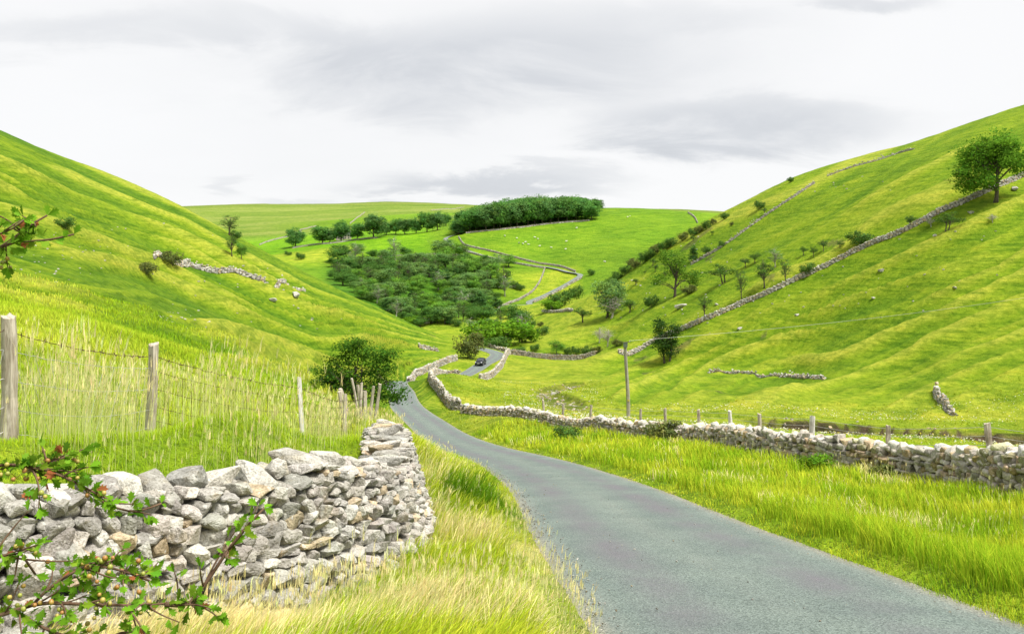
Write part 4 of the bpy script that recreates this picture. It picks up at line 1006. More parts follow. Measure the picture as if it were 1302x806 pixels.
def roots(n, px0, px1, d0, d1, r):
    px = r.uniform(px0, px1, n); d = np.exp(r.uniform(math.log(d0), math.log(d1), n))
    x = (px - CX) / F * d
    return x, d, px
NWD = _nw
FWD = densify([(*P2(a, b), 0) for a, b in ((1520, 15.5), (1302, 20.6), (1186, 25.3), (1085, 28.6), (985, 33), (905, 40), (800, 49), (700, 60.5), (640, 70), (588, 80))], .3)
def clear_of(x, y, road=HALF + .03, near=.34, farw=.30):
    rd, _ = dist_to_line(ROAD, x, y, 12); nd, _ = dist_to_line(NWD, x, y, 3); fd, _ = dist_to_line(FWD, x, y, 3)
    return (rd > road + .12 * fbm(x / .4, y / .4, 91, 2)) & (nd > near) & (fd > farw), rd, nd, fd
def jit(n, r, a=.36): return r.uniform(1 - a, 1 + a, (n, 1)) * (1 + r.normal(0, .05, (n, 3)))

r = np.random.default_rng(11)
# verges and banks close to the viewer
mb = MB()
N1 = 290000
x, y, px = roots(N1, -120, 1420, 4.2, 62, r)
ok, rd, nd, fd = clear_of(x, y)
left = x < np.interp(y, ROAD[:, 1], ROAD[:, 0])
_d, _i = dist_to_line(NWD, x, y, 6)
rear = (_d < 6) & ((x - NWD[_i, 0]) * _nt[_i, 1] - (y - NWD[_i, 1]) * _nt[_i, 0] < 0)
leftverge = left & (y < 26) & (rd < 6) & ~rear
behind = left & ~leftverge
front_of_wall = dist_to_line(NWD, x, y, 3)[0] < 3
short = np.where(leftverge & (rd < 2.3), .45, 1.0) * np.where(~left & (rd < 2.2 + .5 * fbm(x, y, 93, 2)), .5, 1.0)
tuft = .5 + .5 * fbm(x / .7, y / .7, 94, 3)
dens = np.clip(.35 + .9 * tuft, .1, 1)
ok &= r.random(N1) < dens
x, y, rd, nd, fd, left, leftverge, short, tuft = (q[ok] for q in (x, y, rd, nd, fd, left, leftverge, short, tuft)); n = len(x)
g = lookup_rgb(x, y)
z = ground_z(x, y) - .02
h = (.10 + .32 * tuft + .12 * r.random(n)) * short * np.where(y > 26, 1.25, 1.0)
h *= np.where(rd < HALF + .45, .45, 1) * np.where(leftverge, .45 + .55 * sstep(.3, 1.3, nd), np.where(left, .30 + .3 * sstep(14, 22, y), 1.0))
w = np.maximum(.0065, y * .00072) * r.uniform(.7, 1.5, n)
az = np.where(leftverge, r.normal(.15, .55, n), r.uniform(0, 6.28, n) * .6 + .2)
bend = np.clip(r.normal(.75, .3, n) + leftverge * .25, .1, 1.6)
dry = fbm(x / 1.5, y / 2.2, 95, 3); straw = (leftverge & (dry + .55 * r.random(n) > .40 + .9 * sstep(3.4, 1.8, rd) * 0)) 
base = g * jit(n, r) * 1.4
sc_ = np.array((.80, .74, .32)) * jit(n, r, .22)
lush_r = np.array((.20, .37, .012)); yl = np.array((.50, .55, .035))
rv = (~left) & (rd < 12) & (fd > .2) & (y < 75)
mix_ = np.clip(.48 + .75 * fbm(x / 1.6, y / 2.2, 96, 4) + .25 * r.normal(size=n), 0, 1)[:, None]
strawr = rv & (fbm(x / 1.2, y / 1.6, 104, 3) + .5 * r.random(n) > .92)
base = np.where(rv[:, None], (lush_r * (1 - mix_) + yl * mix_) * jit(n, r), base)
lv = leftverge & ~straw
base = np.where(lv[:, None], (np.array((.28, .46, .012)) * (1 - mix_) + np.array((.55, .60, .05)) * mix_) * jit(n, r), base)
base = np.where((straw | strawr)[:, None], sc_, base)
# dark green clump of rushes at the corner of the wall
cl = np.exp(-(((x + .55) / .75) ** 2 + ((y - 15.5) / 1.5) ** 2)) > .5 - .2 * r.random(n)
base = np.where(cl[:, None], np.array((.12, .26, .010)) * jit(n, r), base); h = np.where(cl, h * 1.6, h)
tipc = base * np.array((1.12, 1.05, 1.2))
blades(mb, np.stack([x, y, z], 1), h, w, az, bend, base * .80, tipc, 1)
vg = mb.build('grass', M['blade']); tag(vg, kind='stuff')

# pale flowering grass heads: thin stems with a feathery top, straw coloured
mb = MB()
def stalks(n, px0, px1, d0, d1, keep, hh, seed):
    r = np.random.default_rng(seed)
    x, y, px = roots(n, px0, px1, d0, d1, r); ok, rd, nd, fd = clear_of(x, y, HALF + .25)
    ok &= keep(x, y, rd, nd, fd, r); x, y = x[ok], y[ok]; n = len(x)
    z = ground_z(x, y); h = r.uniform(*hh, n); az = r.normal(.1, .7, n); bend = np.clip(r.normal(.35, .25, n), .02, 1.1)
    c = np.array((.76, .70, .34)) * jit(n, r, .2)
    w = np.maximum(.003, y * .00042) * np.ones(n)
    P = np.stack([x, y, z], 1)
    blades(mb, P, h, w, az, bend, c * np.array((.75, .9, .6)), c, seed)
    # heads
    t = .86; tip = P + np.stack([np.cos(az) * np.sin(bend * .45) * h * t, np.sin(az) * np.sin(bend * .45) * h * t, np.cos(bend * .45) * h * t], 1)
    for q in range(3):
        blades(mb, tip + r.normal(0, .006, (n, 3)), h * r.uniform(.10, .20, n), np.maximum(.006, y * .00055) * np.ones(n), az + r.normal(0, .8, n), bend * .6 + r.uniform(0, .6, n), c, c * 1.12, seed + q, 2)
isleft = lambda x, y: x < np.interp(y, ROAD[:, 1], ROAD[:, 0])
stalks(9000, -60, 800, 5.5, 24, lambda x, y, rd, nd, fd, r: isleft(x, y) & (rd < 5.2) & (nd > .8) & (fbm(x / 1.5, y / 2.2, 95, 3) + .35 * r.random(len(x)) > .18), (.28, .55), 201)
stalks(70, 22, 120, 7.6, 9.0, lambda x, y, rd, nd, fd, r: rd > 0, (.95, 1.35), 206)
stalks(60, 250, 420, 9.5, 14, lambda x, y, rd, nd, fd, r: rd > 0, (.8, 1.2), 207)
stalks(1100, 385, 510, 12, 36, lambda x, y, rd, nd, fd, r: isleft(x, y) & (rd > 3.2) & (nd > .6), (.30, .68), 208)
stalks(1500, 0, 380, 8, 15, lambda x, y, rd, nd, fd, r: isleft(x, y) & (rd > 4) & (nd > 1.2) & (fbm(x / .9, y / .9, 105, 2) > .1), (.45, .95), 209)
stalks(2400, -60, 520, 6.5, 17, lambda x, y, rd, nd, fd, r: isleft(x, y) & (rd > 3.0) & (nd > .7) & (fbm(x / 1.2, y / 2.0, 97, 3) + .5 * r.random(len(x)) > .25), (.45, .85), 202)
stalks(3800, 560, 1400, 15, 80, lambda x, y, rd, nd, fd, r: (~isleft(x, y)) & (fd < 1.8 + .5 * r.random(len(x))) & (r.random(len(x)) < .25 + 1.2 * (fbm(x / 2., y / 2., 102, 2) > .1)), (.3, .75), 203)
stalks(3000, 640, 1400, 9, 50, lambda x, y, rd, nd, fd, r: (~isleft(x, y)) & (rd > 2.2) & (rd < 9) & (fbm(x / 1.6, y / 1.6, 103, 2) > .34), (.25, .5), 204)
tag(mb.build('flowering_grass', M['blade']), kind='stuff')

# tussocks over the slopes and pasture, out to where they are finer than one can see
mb = MB()
r = np.random.default_rng(12)
N2 = 170000
x, y, px = roots(N2, -60, 1370, 14, 150, r)
ok, rd, nd, fd = clear_of(x, y, HALF + .5)
row = HY - F * ground_z(x, y) / y
ok &= (SDq := dist_to_line(SW, x, y, 6)[0]) > 1.9
tf = fbm(x / 3.0, y / 3.0, 98, 3)
ok &= (ground_z(x, y, mL) < .5) & (ground_z(x, y, mR) < .6)
ok &= r.random(N2) < np.clip(.55 + .6 * tf, .15, 1) * np.where(y < 45, .45, 1)
x, y, tf = x[ok], y[ok], tf[ok]; n = len(x)
g = lookup_rgb(x, y) * jit(n, r, .10) * 1.12
h = np.clip(.10 + .0011 * y, .13, .34) * r.uniform(.6, 1.4, n) * (1 + .4 * tf)
w = np.clip(y * .0011, .015, .26) * r.uniform(.6, 1.4, n)
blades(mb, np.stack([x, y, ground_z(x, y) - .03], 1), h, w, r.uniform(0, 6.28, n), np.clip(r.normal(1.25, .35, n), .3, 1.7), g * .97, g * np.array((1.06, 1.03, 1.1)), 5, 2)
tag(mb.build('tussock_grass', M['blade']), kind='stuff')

# white clover and buttercups specking the pasture
mb = MB(); r = np.random.default_rng(13)
x, y, px = roots(16000, 640, 1400, 60, 160, r); ok, rd, nd, fd = clear_of(x, y, 6)
mR_ = ground_z(x, y, mR)
ok &= (fbm(x / 14., y / 8., 101, 3) > -.02) & (mR_ < .4) & (dist_to_line(SW, x, y, 6)[0] > 2.6); x, y = x[ok], y[ok]; n = len(x)
s_ = r.uniform(.035, .085, n); z = ground_z(x, y) + r.uniform(.12, .3, n)
a = r.uniform(0, 6.28, n); b_ = r.uniform(0, 1.0, n)
ux = np.stack([np.cos(a), np.sin(a), 0 * a], 1) * s_[:, None]; uy = np.stack([-np.sin(a) * np.cos(b_), np.cos(a) * np.cos(b_), np.sin(b_)], 1) * s_[:, None]
c = np.stack([x, y, z], 1); V = np.stack([c - ux, c - uy, c + ux, c + uy], 1).reshape(-1, 3)
fc = np.where((r.random(n) < .7)[:, None], np.array((.62, .62, .50)), np.array((.60, .50, .06)))
mb.add(V, Q=np.arange(n * 4).reshape(-1, 4), col=np.repeat(fc, 4, 0))
tag(mb.build('meadow_flowers', M['blade']), kind='stuff')
# ------------------------------------------------------------------ trees and scrub
def leaf_quads(mb, c, nrm, size, col, r):
    n = len(c); nrm = nrm / (np.linalg.norm(nrm, axis=1)[:, None] + 1e-9)
    t = np.cross(nrm, r.normal(size=(n, 3))); t /= np.linalg.norm(t, axis=1)[:, None] + 1e-9; b = np.cross(nrm, t)
    L_ = size[:, None] * .5; Wd = L_ * r.uniform(.45, .75, (n, 1))
    V = np.stack([c - t * L_, c - b * Wd + nrm * L_ * .15, c + t * L_, c + b * Wd - nrm * L_ * .10], 1)
    mb.add(V.reshape(-1, 3), Q=np.arange(n * 4).reshape(-1, 4), col=np.repeat(col, 4, 0))

def bez(a, b, c, n=7):
    t = np.linspace(0, 1, n)[:, None]; return a * (1 - t) ** 2 + 2 * b * t * (1 - t) + c * t ** 2

def tree_proto(name, seed, H, W, zb, nclus, per, leaf, tr, green, lean=0.0, lobes=None, bark='bark', stems=1, bare=0, fill=.35, flat=.62, spread=.13, limbs=14, tall=.62):
    r = np.random.default_rng(seed)
    root = empty(name, (0, 0, -500))
    if lobes is None:
        lobes = [(0, 0, (zb + H) / 2, W * .36, W * .36, (H - zb) * .42)]
        for k in range(9):
            a = k * 2.4 + r.uniform(-.4, .4); e = r.uniform(-.75, .95)
            lobes.append((math.cos(a) * W * .30 * math.sqrt(1 - e * e * .7), math.sin(a) * W * .30 * math.sqrt(1 - e * e * .7), (zb + H) / 2 + e * (H - zb) * .34, W * r.uniform(.13, .22), W * r.uniform(.13, .22), (H - zb) * r.uniform(.11, .19)))
    Lb = np.array(lobes, float); vol = (Lb[:, 3] * Lb[:, 5]); pick = r.choice(len(Lb), nclus, p=vol / vol.sum())
    d = r.normal(size=(nclus, 3)); d /= np.linalg.norm(d, axis=1)[:, None]
    rad = (fill + (1 - fill) * r.random(nclus)) [:, None]
    cc = Lb[pick, :3] + d * Lb[pick, 3:] * rad; cc[:, 0] += lean * cc[:, 2]
    cc[:, 2] = np.maximum(cc[:, 2], zb * .8 + .05)
    axis = np.array([lean * (zb + H) / 2, 0, (zb + H) * .5])
    mb = MB()
    if per:
        n = nclus * per; ci = np.repeat(np.arange(nclus), per)
        cs = (W * spread * r.uniform(.6, 1.35, nclus))[ci]
        q = r.normal(size=(n, 3)); q *= (np.minimum(1, 1.7 / np.linalg.norm(q, axis=1)) * .62)[:, None]
        p = cc[ci] + q * cs[:, None] * np.array([1, 1, flat])
        p[:, 2] = np.maximum(p[:, 2], .08)
        out = (p - axis) / np.array([W / 2, W / 2, (H - zb) / 2]); nr = out + r.normal(size=(n, 3)) * .55 + [0, 0, .25]
        tn = (r.uniform(.72, 1.30, nclus))[ci][:, None] * r.uniform(.8, 1.22, (n, 1)); hue = (r.normal(0, .10, nclus))[ci][:, None]
        col = np.array(green) * tn * np.concatenate([1 + hue, 1 + hue * .2, 1 - hue], 1)
        leaf_quads(mb, p, nr, leaf * r.uniform(.65, 1.3, n), np.clip(col, .004, .5), r)
        mb.build('crown', M['leaf'], root)
    mb = MB()
    bases = [np.zeros(3)] if stems == 1 else [np.array([math.cos(q * 2.1) * tr * 1.6, math.sin(q * 2.1) * tr * 1.6, 0]) for q in range(stems)]
    tops = []
    for k, b0 in enumerate(bases):
        tp = np.array([lean * H * tall + b0[0] * H * .25 + r.normal(0, W * .03), b0[1] * H * .25 + r.normal(0, W * .03), zb + (H - zb) * tall])
        m = b0 * .6 + tp * .4 + np.array([r.normal(0, W * .03), r.normal(0, W * .03), 0])
        P = bez(b0 - [0, 0, .4], m, tp, 9); R = tr / math.sqrt(stems) * np.linspace(1.15, .28, 9); R[0] *= 1.35
        tube(mb, P, R, 8); tops.append((P, R))
    order = r.permutation(nclus)[:limbs + bare]
    for k, c in enumerate(order):
        P, R = tops[k % len(tops)]; tgt = cc[c]
        f = np.clip((tgt[2] * .55 - P[0, 2]) / (P[-1, 2] - P[0, 2]), .28, .97) if k % 3 else r.uniform(.5, .98)
        i_ = f * 8; j_ = min(int(i_), 7); s0 = P[j_] * (1 - (i_ - j_)) + P[j_ + 1] * (i_ - j_); r0 = np.interp(i_, np.arange(9), R)
        midp = s0 * .45 + tgt * .55 + np.array([r.normal(0, W * .05), r.normal(0, W * .05), abs(r.normal(0, H * .03)) + .02 * H])
        B_ = bez(s0, midp, tgt, 7); tube(mb, B_, np.linspace(r0 * .6, max(.012, r0 * .10), 7), 6, cap=False)
        if bare or k < 8:
            for q in range(3 if not bare else 5):
                f2 = r.uniform(.35, .95); s1 = B_[int(f2 * 6)]; e1 = s1 + r.normal(size=3) * np.array([.16, .16, .10]) * W + [0, 0, .05 * H]
                tube(mb, bez(s1, (s1 + e1) / 2 + r.normal(0, .03 * W, 3), e1, 5), np.linspace(max(.02, r0 * .22), .008 * max(1, H / 6), 5), 4, cap=False)
    mb.build('trunk', M[bark], root, True)
    vs = np.concatenate([np.array([v.co[:] for v in ch.data.vertices]) for ch in root.children][:1])
    H = float(np.percentile(vs[:, 2], 99.5)); W = float(np.percentile(vs[:, 0], 98.5) - np.percentile(vs[:, 0], 1.5))
    root['H'] = H; root['W'] = W
    return root
DK, AS, TH, BR, SC, PL = (.095, .22, .052), (.088, .20, .022), (.090, .175, .034), (.14, .165, .045), (.12, .24, .016), (.16, .27, .07)
PROTO = {
 'beech': [tree_proto('broadleaf_tree', 600 + k, 18, 16, .4, 150, 28, .95, .42, (DK, (.11, .25, .050), (.115, .225, .062))[k]) for k in range(3)],
 'round': [tree_proto('broadleaf_tree', 620 + k, 10, 9.5, .2, 120, 26, .50, .28, ((.09, .20, .040), (.15, .30, .042), (.16, .28, .075))[k]) for k in range(3)],
 'thorn': [tree_proto('hawthorn_tree', 640 + k, 5, 5.4, 1.3, 46, 24, .27, .16, (TH, (.10, .19, .034), (.085, .16, .038))[k], lean=(-.12, .18, .05)[k], spread=.10, fill=.2, stems=(1, 2, 1)[k]) for k in range(3)],
 'sparse': [tree_proto('ash_tree', 660 + k, 9, 5.2, 1.6, 42, 22, .30, .17, (PL, (.12, .22, .05), (.10, .19, .04))[k], lean=(.10, -.06, .02)[k], spread=.12, fill=.1, bare=6, bark=('palebark', 'bark', 'bark')[k], tall=.8) for k in range(3)],
 'bush': [tree_proto('bush', 680 + k, 3.2, 5.0, .1, 60, 26, .30, .09, (TH, SC, BR)[k], stems=3, flat=.8, spread=.12) for k in range(3)],
 'dead': [tree_proto('bare_tree', 700 + k, 7, 6, 1.4, 34, 0, .2, .16, DK, bark='palebark', bare=16, limbs=14, tall=.8) for k in range(2)],
 'conifer': [tree_proto('dark_tree', 720 + k, 13, 7, .6, 90, 26, .55, .25, (.07, .16, .04), lobes=[(0, 0, 3, 3.2, 3.2, 2.6), (.3, .2, 6, 2.7, 2.7, 2.8), (0, 0, 9.4, 1.9, 1.9, 3.0)]) for k in range(1)],
}
used_p = set()
def plant(kind, v, px, py, hpx, wpx, label, group=None, dmin=60, d=None, cat='tree', sink=.0, turn=None, name=None):
    if d is None: p = hit(px, py, dmin)
    else:
        x_ = (px - CX) / F * d; p = np.array([x_, d, float(ground_z(x_, d))])
    o = PROTO[kind][v % len(PROTO[kind])]; key = (kind, v % len(PROTO[kind]))
    if key in used_p: o = copy_tree(o)
    used_p.add(key)
    s = p[1] / F
    if kind == 'bush': sink = sink + .14 * hpx * s; hpx *= 1.12
    if name: o.name = name
    o.location = p - [0, 0, sink]; o.scale = (wpx * s / o['W'], wpx * s / o['W'], hpx * s / o['H'])
    o.rotation_euler = (0, 0, (px * 1.7 + py * .9) % 6.28 if turn is None else turn)
    tag(o, label, cat, group, 'thing')
    return o
G1 = 'thorns and bushes on the right hillside'
# right hillside
for q in [
 ('conifer', 0, 881, 332, 20, 13, 'dark upright tree just above the tall split ash'),
 ('bush', 0, 898, 323, 10, 11, 'small dark bush beside the upright dark tree', 'bush'),
 ('bush', 0, 918, 314, 8, 9, 'small bush on the faint broken wall', 'bush'),
 ('round', 2, 772, 404, 48, 40, 'dark round tree behind the white bare tree on the lower spur'),
 ('dead', 0, 777, 405, 30, 30, 'white bare branched dead tree in front of the dark round tree'),
 ('thorn', 0, 800, 398, 18, 17, 'small thorn right of the white dead tree'),
 ('bush', 0, 828, 391, 16, 19, 'rounded bush left below the tall split ash', 'bush'),
 ('bush', 2, 876, 374, 12, 20, 'low brownish scrub under the tall split ash', 'bush'),
 ('thorn', 1, 920, 360, 24, 32, 'wide spreading thorn right of the tall split ash'),
 ('thorn', 2, 948, 340, 12, 14, 'left one of the dark pair of thorns above the wide thorn'),
 ('thorn', 0, 960, 335, 14, 15, 'right one of the dark pair of thorns above the wide thorn'),
 ('sparse', 1, 943, 382, 38, 16, 'tall thin gnarled tree just above the long wall'),
 ('sparse', 2, 972, 366, 32, 21, 'see-through tree above the long wall right of the gnarled one'),
 ('sparse', 0, 986, 340, 24, 18, 'thin sparse tree higher up beyond the see-through one'),
 ('sparse', 1, 999, 360, 30, 15, 'dark narrow tree close above the long wall'),
 ('bush', 0, 1027, 349, 15, 19, 'dark bush against the long wall right of the narrow tree', 'bush'),
 ('thorn', 0, 1022, 325, 12, 10, 'leftmost of the small thorns in a row on the open slope'),
 ('thorn', 1, 1034, 327, 14, 11, 'second of the small thorns in a row on the open slope'),
 ('thorn', 2, 1047, 320, 15, 13, 'third of the small thorns in a row on the open slope'),
 ('thorn', 1, 1067, 315, 9, 9, 'tiny thorn at the right end of the row on the open slope'),
 ('sparse', 2, 896, 403, 24, 17, 'thin leaning tree on the long wall right of the dense dark tree'),
 ('bush', 0, 1094, 311, 17, 30, 'broad dark bush just above the middle of the long wall', 'bush'),
 ('thorn', 2, 1157, 290, 16, 15, 'dark thorn growing out of the long wall'),
 ('dead', 1, 1184, 289, 13, 10, 'small bare tree below the wall beside the round thorn'),
 ('thorn', 1, 1204, 294, 25, 27, 'round topped small thorn below the wall left of the big tree'),
 ('dead', 1, 1262, 283, 11, 11, 'small dead thorn on the slope below the big tree'),
 ('bush', 0, 1005, 232, 7, 8, 'lone bush standing on the right hand skyline', 'bush'),
 ('bush', 0, 966, 266, 11, 14, 'dark bush high on the right hill near the broken wall', 'bush'),
 ('thorn', 2, 972, 273, 9, 8, 'small thorn just below the high dark bush'),
 ('bush', 2, 930, 287, 5, 5, 'tiny bush alone above the broken wall', 'bush'),
 ('dead', 0, 772, 441, 25, 18, 'thin bare tree behind the utility pole'),
 ('dead', 1, 762, 436, 20, 14, 'spindly bare tree left of the utility pole'),
 ('bush', 2, 785, 440, 9, 14, 'brown scrub at the lower end of the long wall', 'bush'),
]:
    plant(q[0], q[1], q[2], q[3], q[4], q[5], q[6], G1, dmin=100, cat=q[7] if len(q) > 7 else 'tree')
for k, (px, py, h_, w_) in enumerate([(785, 354, 11, 15), (795, 347, 12, 15), (806, 340, 14, 18), (819, 332, 13, 16), (827, 327, 13, 15), (834, 321, 13, 15), (844, 317, 13, 16), (853, 312, 12, 16), (868, 304, 11, 13), (881, 299, 11, 13), (898, 290, 12, 12), (907, 284, 8, 8), (921, 277, 9, 11), (777, 361, 11, 14), (889, 294, 9, 12)]):
    plant('bush', (0, 0, 2)[k % 3], px, py + 2, h_, w_, 'dark bush in the broken line along the right spur skyline', 'bushes along the right spur skyline', dmin=150, d=None, cat='bush')
for k, (px, py, h_, w_) in enumerate([(881, 307, 7, 7), (830, 338, 10, 9), (833, 346, 10, 8), (820, 348, 4, 5), (905, 299, 6, 6), (858, 330, 7, 7), (808, 362, 8, 9), (845, 352, 7, 9)]):
    plant('thorn', k, px, py, h_, w_, 'small dark scrub dotted on the upper spur above the split ash', 'scrub dotted on the upper spur', dmin=150, cat='bush')
PROTO['big'] = [tree_proto('ash_tree', 801, 12.8, 12.4, 1.4, 420, 36, .36, .30, (.115, .245, .022), spread=.085, fill=.25, lean=-.02, limbs=26, stems=1,
     lobes=[(-.3, 0, 9.6, 3.4, 3.2, 2.9), (-3.3, .4, 8.0, 2.6, 2.4, 2.6), (3.2, -.3, 7.8, 2.7, 2.5, 2.5), (-4.6, 0, 5.0, 1.8, 1.9, 2.4), (-2.6, -1, 3.6, 2.3, 2.0, 1.7), (4.6, .2, 5.6, 1.5, 1.6, 1.6), (.8, 2.2, 7.4, 2.4, 2.4, 2.4), (.8, -2.6, 6.6, 2.0, 2.0, 2.0), (-4.4, .6, 2.4, 1.6, 1.4, 1.1)])]
plant('big', 0, 1266, 257, 90, 88, 'big leafy ash standing beside the wall high on the right hillside', G1, dmin=100, turn=0.0)
PROTO['split'] = [tree_proto('ash_tree', 811, 12, 11.5, 1.8, 120, 30, .38, .30, (.10, .21, .025), spread=.10, fill=.3, limbs=18,
     lobes=[(-1.6, 0, 9.4, 2.0, 2.0, 2.0), (.6, 0, 8.2, 2.6, 2.4, 2.2), (-3.6, 0, 4.2, 1.9, 1.8, 1.4), (3.4, .2, 5.0, 2.3, 2.2, 1.8), (4.6, 0, 3.6, 1.3, 1.4, 1.2), (.3, 1.8, 5.8, 2.0, 2.0, 1.8)])]
plant('split', 0, 858, 378, 60, 60, 'tall two tiered ash on the right spur', G1, dmin=100, turn=0.0)
PROTO['denseb'] = [tree_proto('holly_tree', 821, 9, 5.4, .4, 150, 32, .30, .26, (.05, .105, .022), spread=.13, stems=2,
     lobes=[(-1.2, 0, 6.4, 1.3, 1.5, 2.3), (1.4, 0, 6.0, 1.2, 1.4, 2.0), (-1.0, 0, 3.4, 1.7, 1.7, 1.5), (.9, .2, 3.2, 1.6, 1.6, 1.5), (0, 0, 1.6, 1.0, 1.0, 1.0)])]
plant('denseb', 0, 848, 461, 58, 36, 'dense dark tree standing alone at the foot of the right hill', G1, dmin=100, turn=0.2)

# left hillside
for q in [('sparse', 1, 291, 299, 25, 24, 'loose topped tree on the left hill skyline', 'tree'), ('bush', 0, 300, 304, 11, 14, 'bush just below the skyline tree on the left hill', 'bush'), ('sparse', 2, 295, 326, 25, 14, 'narrow tree of the pair halfway down the left hill ridge', 'tree'), ('round', 1, 307, 329, 20, 17, 'rounder greener tree of the pair on the left hill ridge', 'tree'),
          ('bush', 2, 218, 337, 18, 27, 'brown green thorn bush at the end of the ruined wall', 'bush'), ('bush', 2, 186, 348, 15, 28, 'low spreading bush left of the ruined wall', 'bush'), ('bush', 0, 83, 291, 15, 24, 'dark bush alone high on the left hill behind the twig', 'bush')]:
    plant(q[0], q[1], q[2], q[3], q[4], q[5], q[6], 'trees and bushes on the left hillside', dmin=60, cat=q[7])
# the dark bush at the roadside
PROTO['near'] = [tree_proto('roadside_tree', 831, 5.0, 5.5, .5, 260, 34, .15, .10, (.062, .15, .016), stems=3, spread=.085, fill=.25, limbs=24,
     lobes=[(-.1, 0, 3.3, 1.7, 1.5, 1.4), (-1.7, 0, 2.2, 1.0, 1.0, .95), (1.5, 0, 3.2, 1.0, 1.0, 1.3), (1.2, -.2, 1.4, 1.3, 1.1, 1.1), (-.8, 0, 1.8, 1.3, 1.2, .9), (2.0, 0, 1.0, .8, .8, .7), (-.5, 0, 4.3, 1.0, .9, .6)])]
plant('near', 0, 456, 512, 90, 108, 'dark glossy leaved bushy tree beside the road behind the stakes', None, d=52, turn=0.0)

for q in [('bush', 2, 842, 565, 30, 46, 'brown green weed clump growing against the long field wall', 43.5), ('bush', 0, 722, 560, 18, 34, 'dark nettle clump in the verge below the far end of the long wall', 47), ('bush', 1, 1040, 604, 26, 40, 'fresh green weed clump at the foot of the long wall', 27.6), ('bush', 2, 1120, 612, 20, 30, 'low brownish weed tuft under the long wall', 25.8)]:
    plant(q[0], q[1], q[2], q[3], q[4], q[5], q[6], None, d=q[7], cat='weed', name='weed_clump')
# valley bottom
VB = 'trees and scrub in the valley bottom'
for q in [('bush', 2, 597, 455, 33, 36, 'brown green bush beside the car at the road bend', 'bush', 195), ('bush', 1, 616, 438, 34, 52, 'left of the big pale green scrub mounds beyond the car', 'bush', 235), ('bush', 1, 640, 440, 34, 70, 'broad central pale green scrub mound beyond the car', 'bush', 240), ('bush', 1, 662, 437, 27, 40, 'right of the pale green scrub mounds beyond the car', 'bush', 245), ('bush', 0, 630, 443, 16, 34, 'low darker scrub in front of the pale green mounds', 'bush', 228),
          ('round', 0, 659, 411, 35, 30, 'dark tree with a pale forked trunk in the valley bottom', 'tree', 300), ('dead', 0, 664, 411, 26, 18, 'pale bare stem against the dark valley bottom tree', 'tree', 297), ('round', 2, 627, 409, 22, 22, 'grey green tree between the mounds and the ravine wood', 'tree', 310), ('sparse', 0, 599, 409, 24, 22, 'thin greyish tree at the left edge of the valley bottom', 'tree', 305), ('sparse', 0, 608, 412, 18, 16, 'lower thin greyish tree at the foot of the left hill', 'tree', 300),
          ('bush', 0, 581, 415, 10, 12, 'dark bush low on the end of the left hill', 'bush', None), ('conifer', 0, 611, 393, 28, 22, 'dark dense tree at the right foot of the ravine wood', 'tree', 385), ('conifer', 0, 600, 391, 22, 18, 'dark pointed tree left of the dense one at the ravine foot', 'tree', 388), ('sparse', 0, 642, 377, 26, 18, 'grey green ash in the field beside the ravine wood', 'tree', None), ('bush', 0, 661, 369, 8, 14, 'bush right of the field ash', 'bush', None), ('bush', 0, 653, 367, 10, 12, 'dark bush close behind the field ash', 'bush', None), ('bush', 0, 634, 388, 6, 8, 'small dark bush in the lower field corner', 'bush', None),
          ('bush', 0, 660, 443, 8, 18, 'low bush in front of the scrub mounds', 'bush', 222), ('bush', 0, 680, 440, 10, 13, 'dark bush by the stony gully', 'bush', 225), ('bush', 0, 690, 428, 12, 17, 'dark bush above the stony gully', 'bush', 262), ('round', 1, 708, 442, 18, 19, 'round bush left behind the pasture head wall', 'bush', 222), ('bush', 0, 722, 443, 10, 12, 'second bush along the back of the pasture head wall', 'bush', 222), ('bush', 0, 732, 443, 11, 12, 'third bush along the back of the pasture head wall', 'bush', 222), ('bush', 0, 745, 444, 13, 17, 'fourth darker bush along the back of the pasture head wall', 'bush', 220), ('bush', 2, 758, 445, 10, 14, 'fifth brownish bush at the end of the pasture head wall', 'bush', 218),
          ('thorn', 0, 741, 410, 19, 23, 'spreading thorn on the lowest slope of the right spur', 'tree', None), ('bush', 1, 701, 399, 16, 26, 'pale bush left in the gully below the lane', 'bush', 350), ('bush', 0, 711, 396, 20, 28, 'dark bush right in the gully below the lane', 'bush', 360), ('bush', 0, 722, 372, 9, 9, 'bush on the bank below the lane bend', 'bush', 470), ('bush', 0, 732, 384, 18, 18, 'dark bush where the right spur meets the gully', 'bush', 400), ('bush', 0, 752, 350, 8, 9, 'bush right of the lane hairpin', 'bush', None), ('bush', 2, 687, 410, 6, 9, 'low brown bush near the stony gully head', 'bush', 300),
          ('bush', 1, 645, 420, 12, 22, 'low green scrub below the pale trunked tree', 'bush', 275), ('bush', 0, 672, 408, 14, 18, 'dark bush right of the pale trunked tree', 'bush', 305)]:
    plant(q[0], q[1], q[2], q[3], q[4], q[5], q[6], VB, dmin=150, d=q[8], cat=q[7])
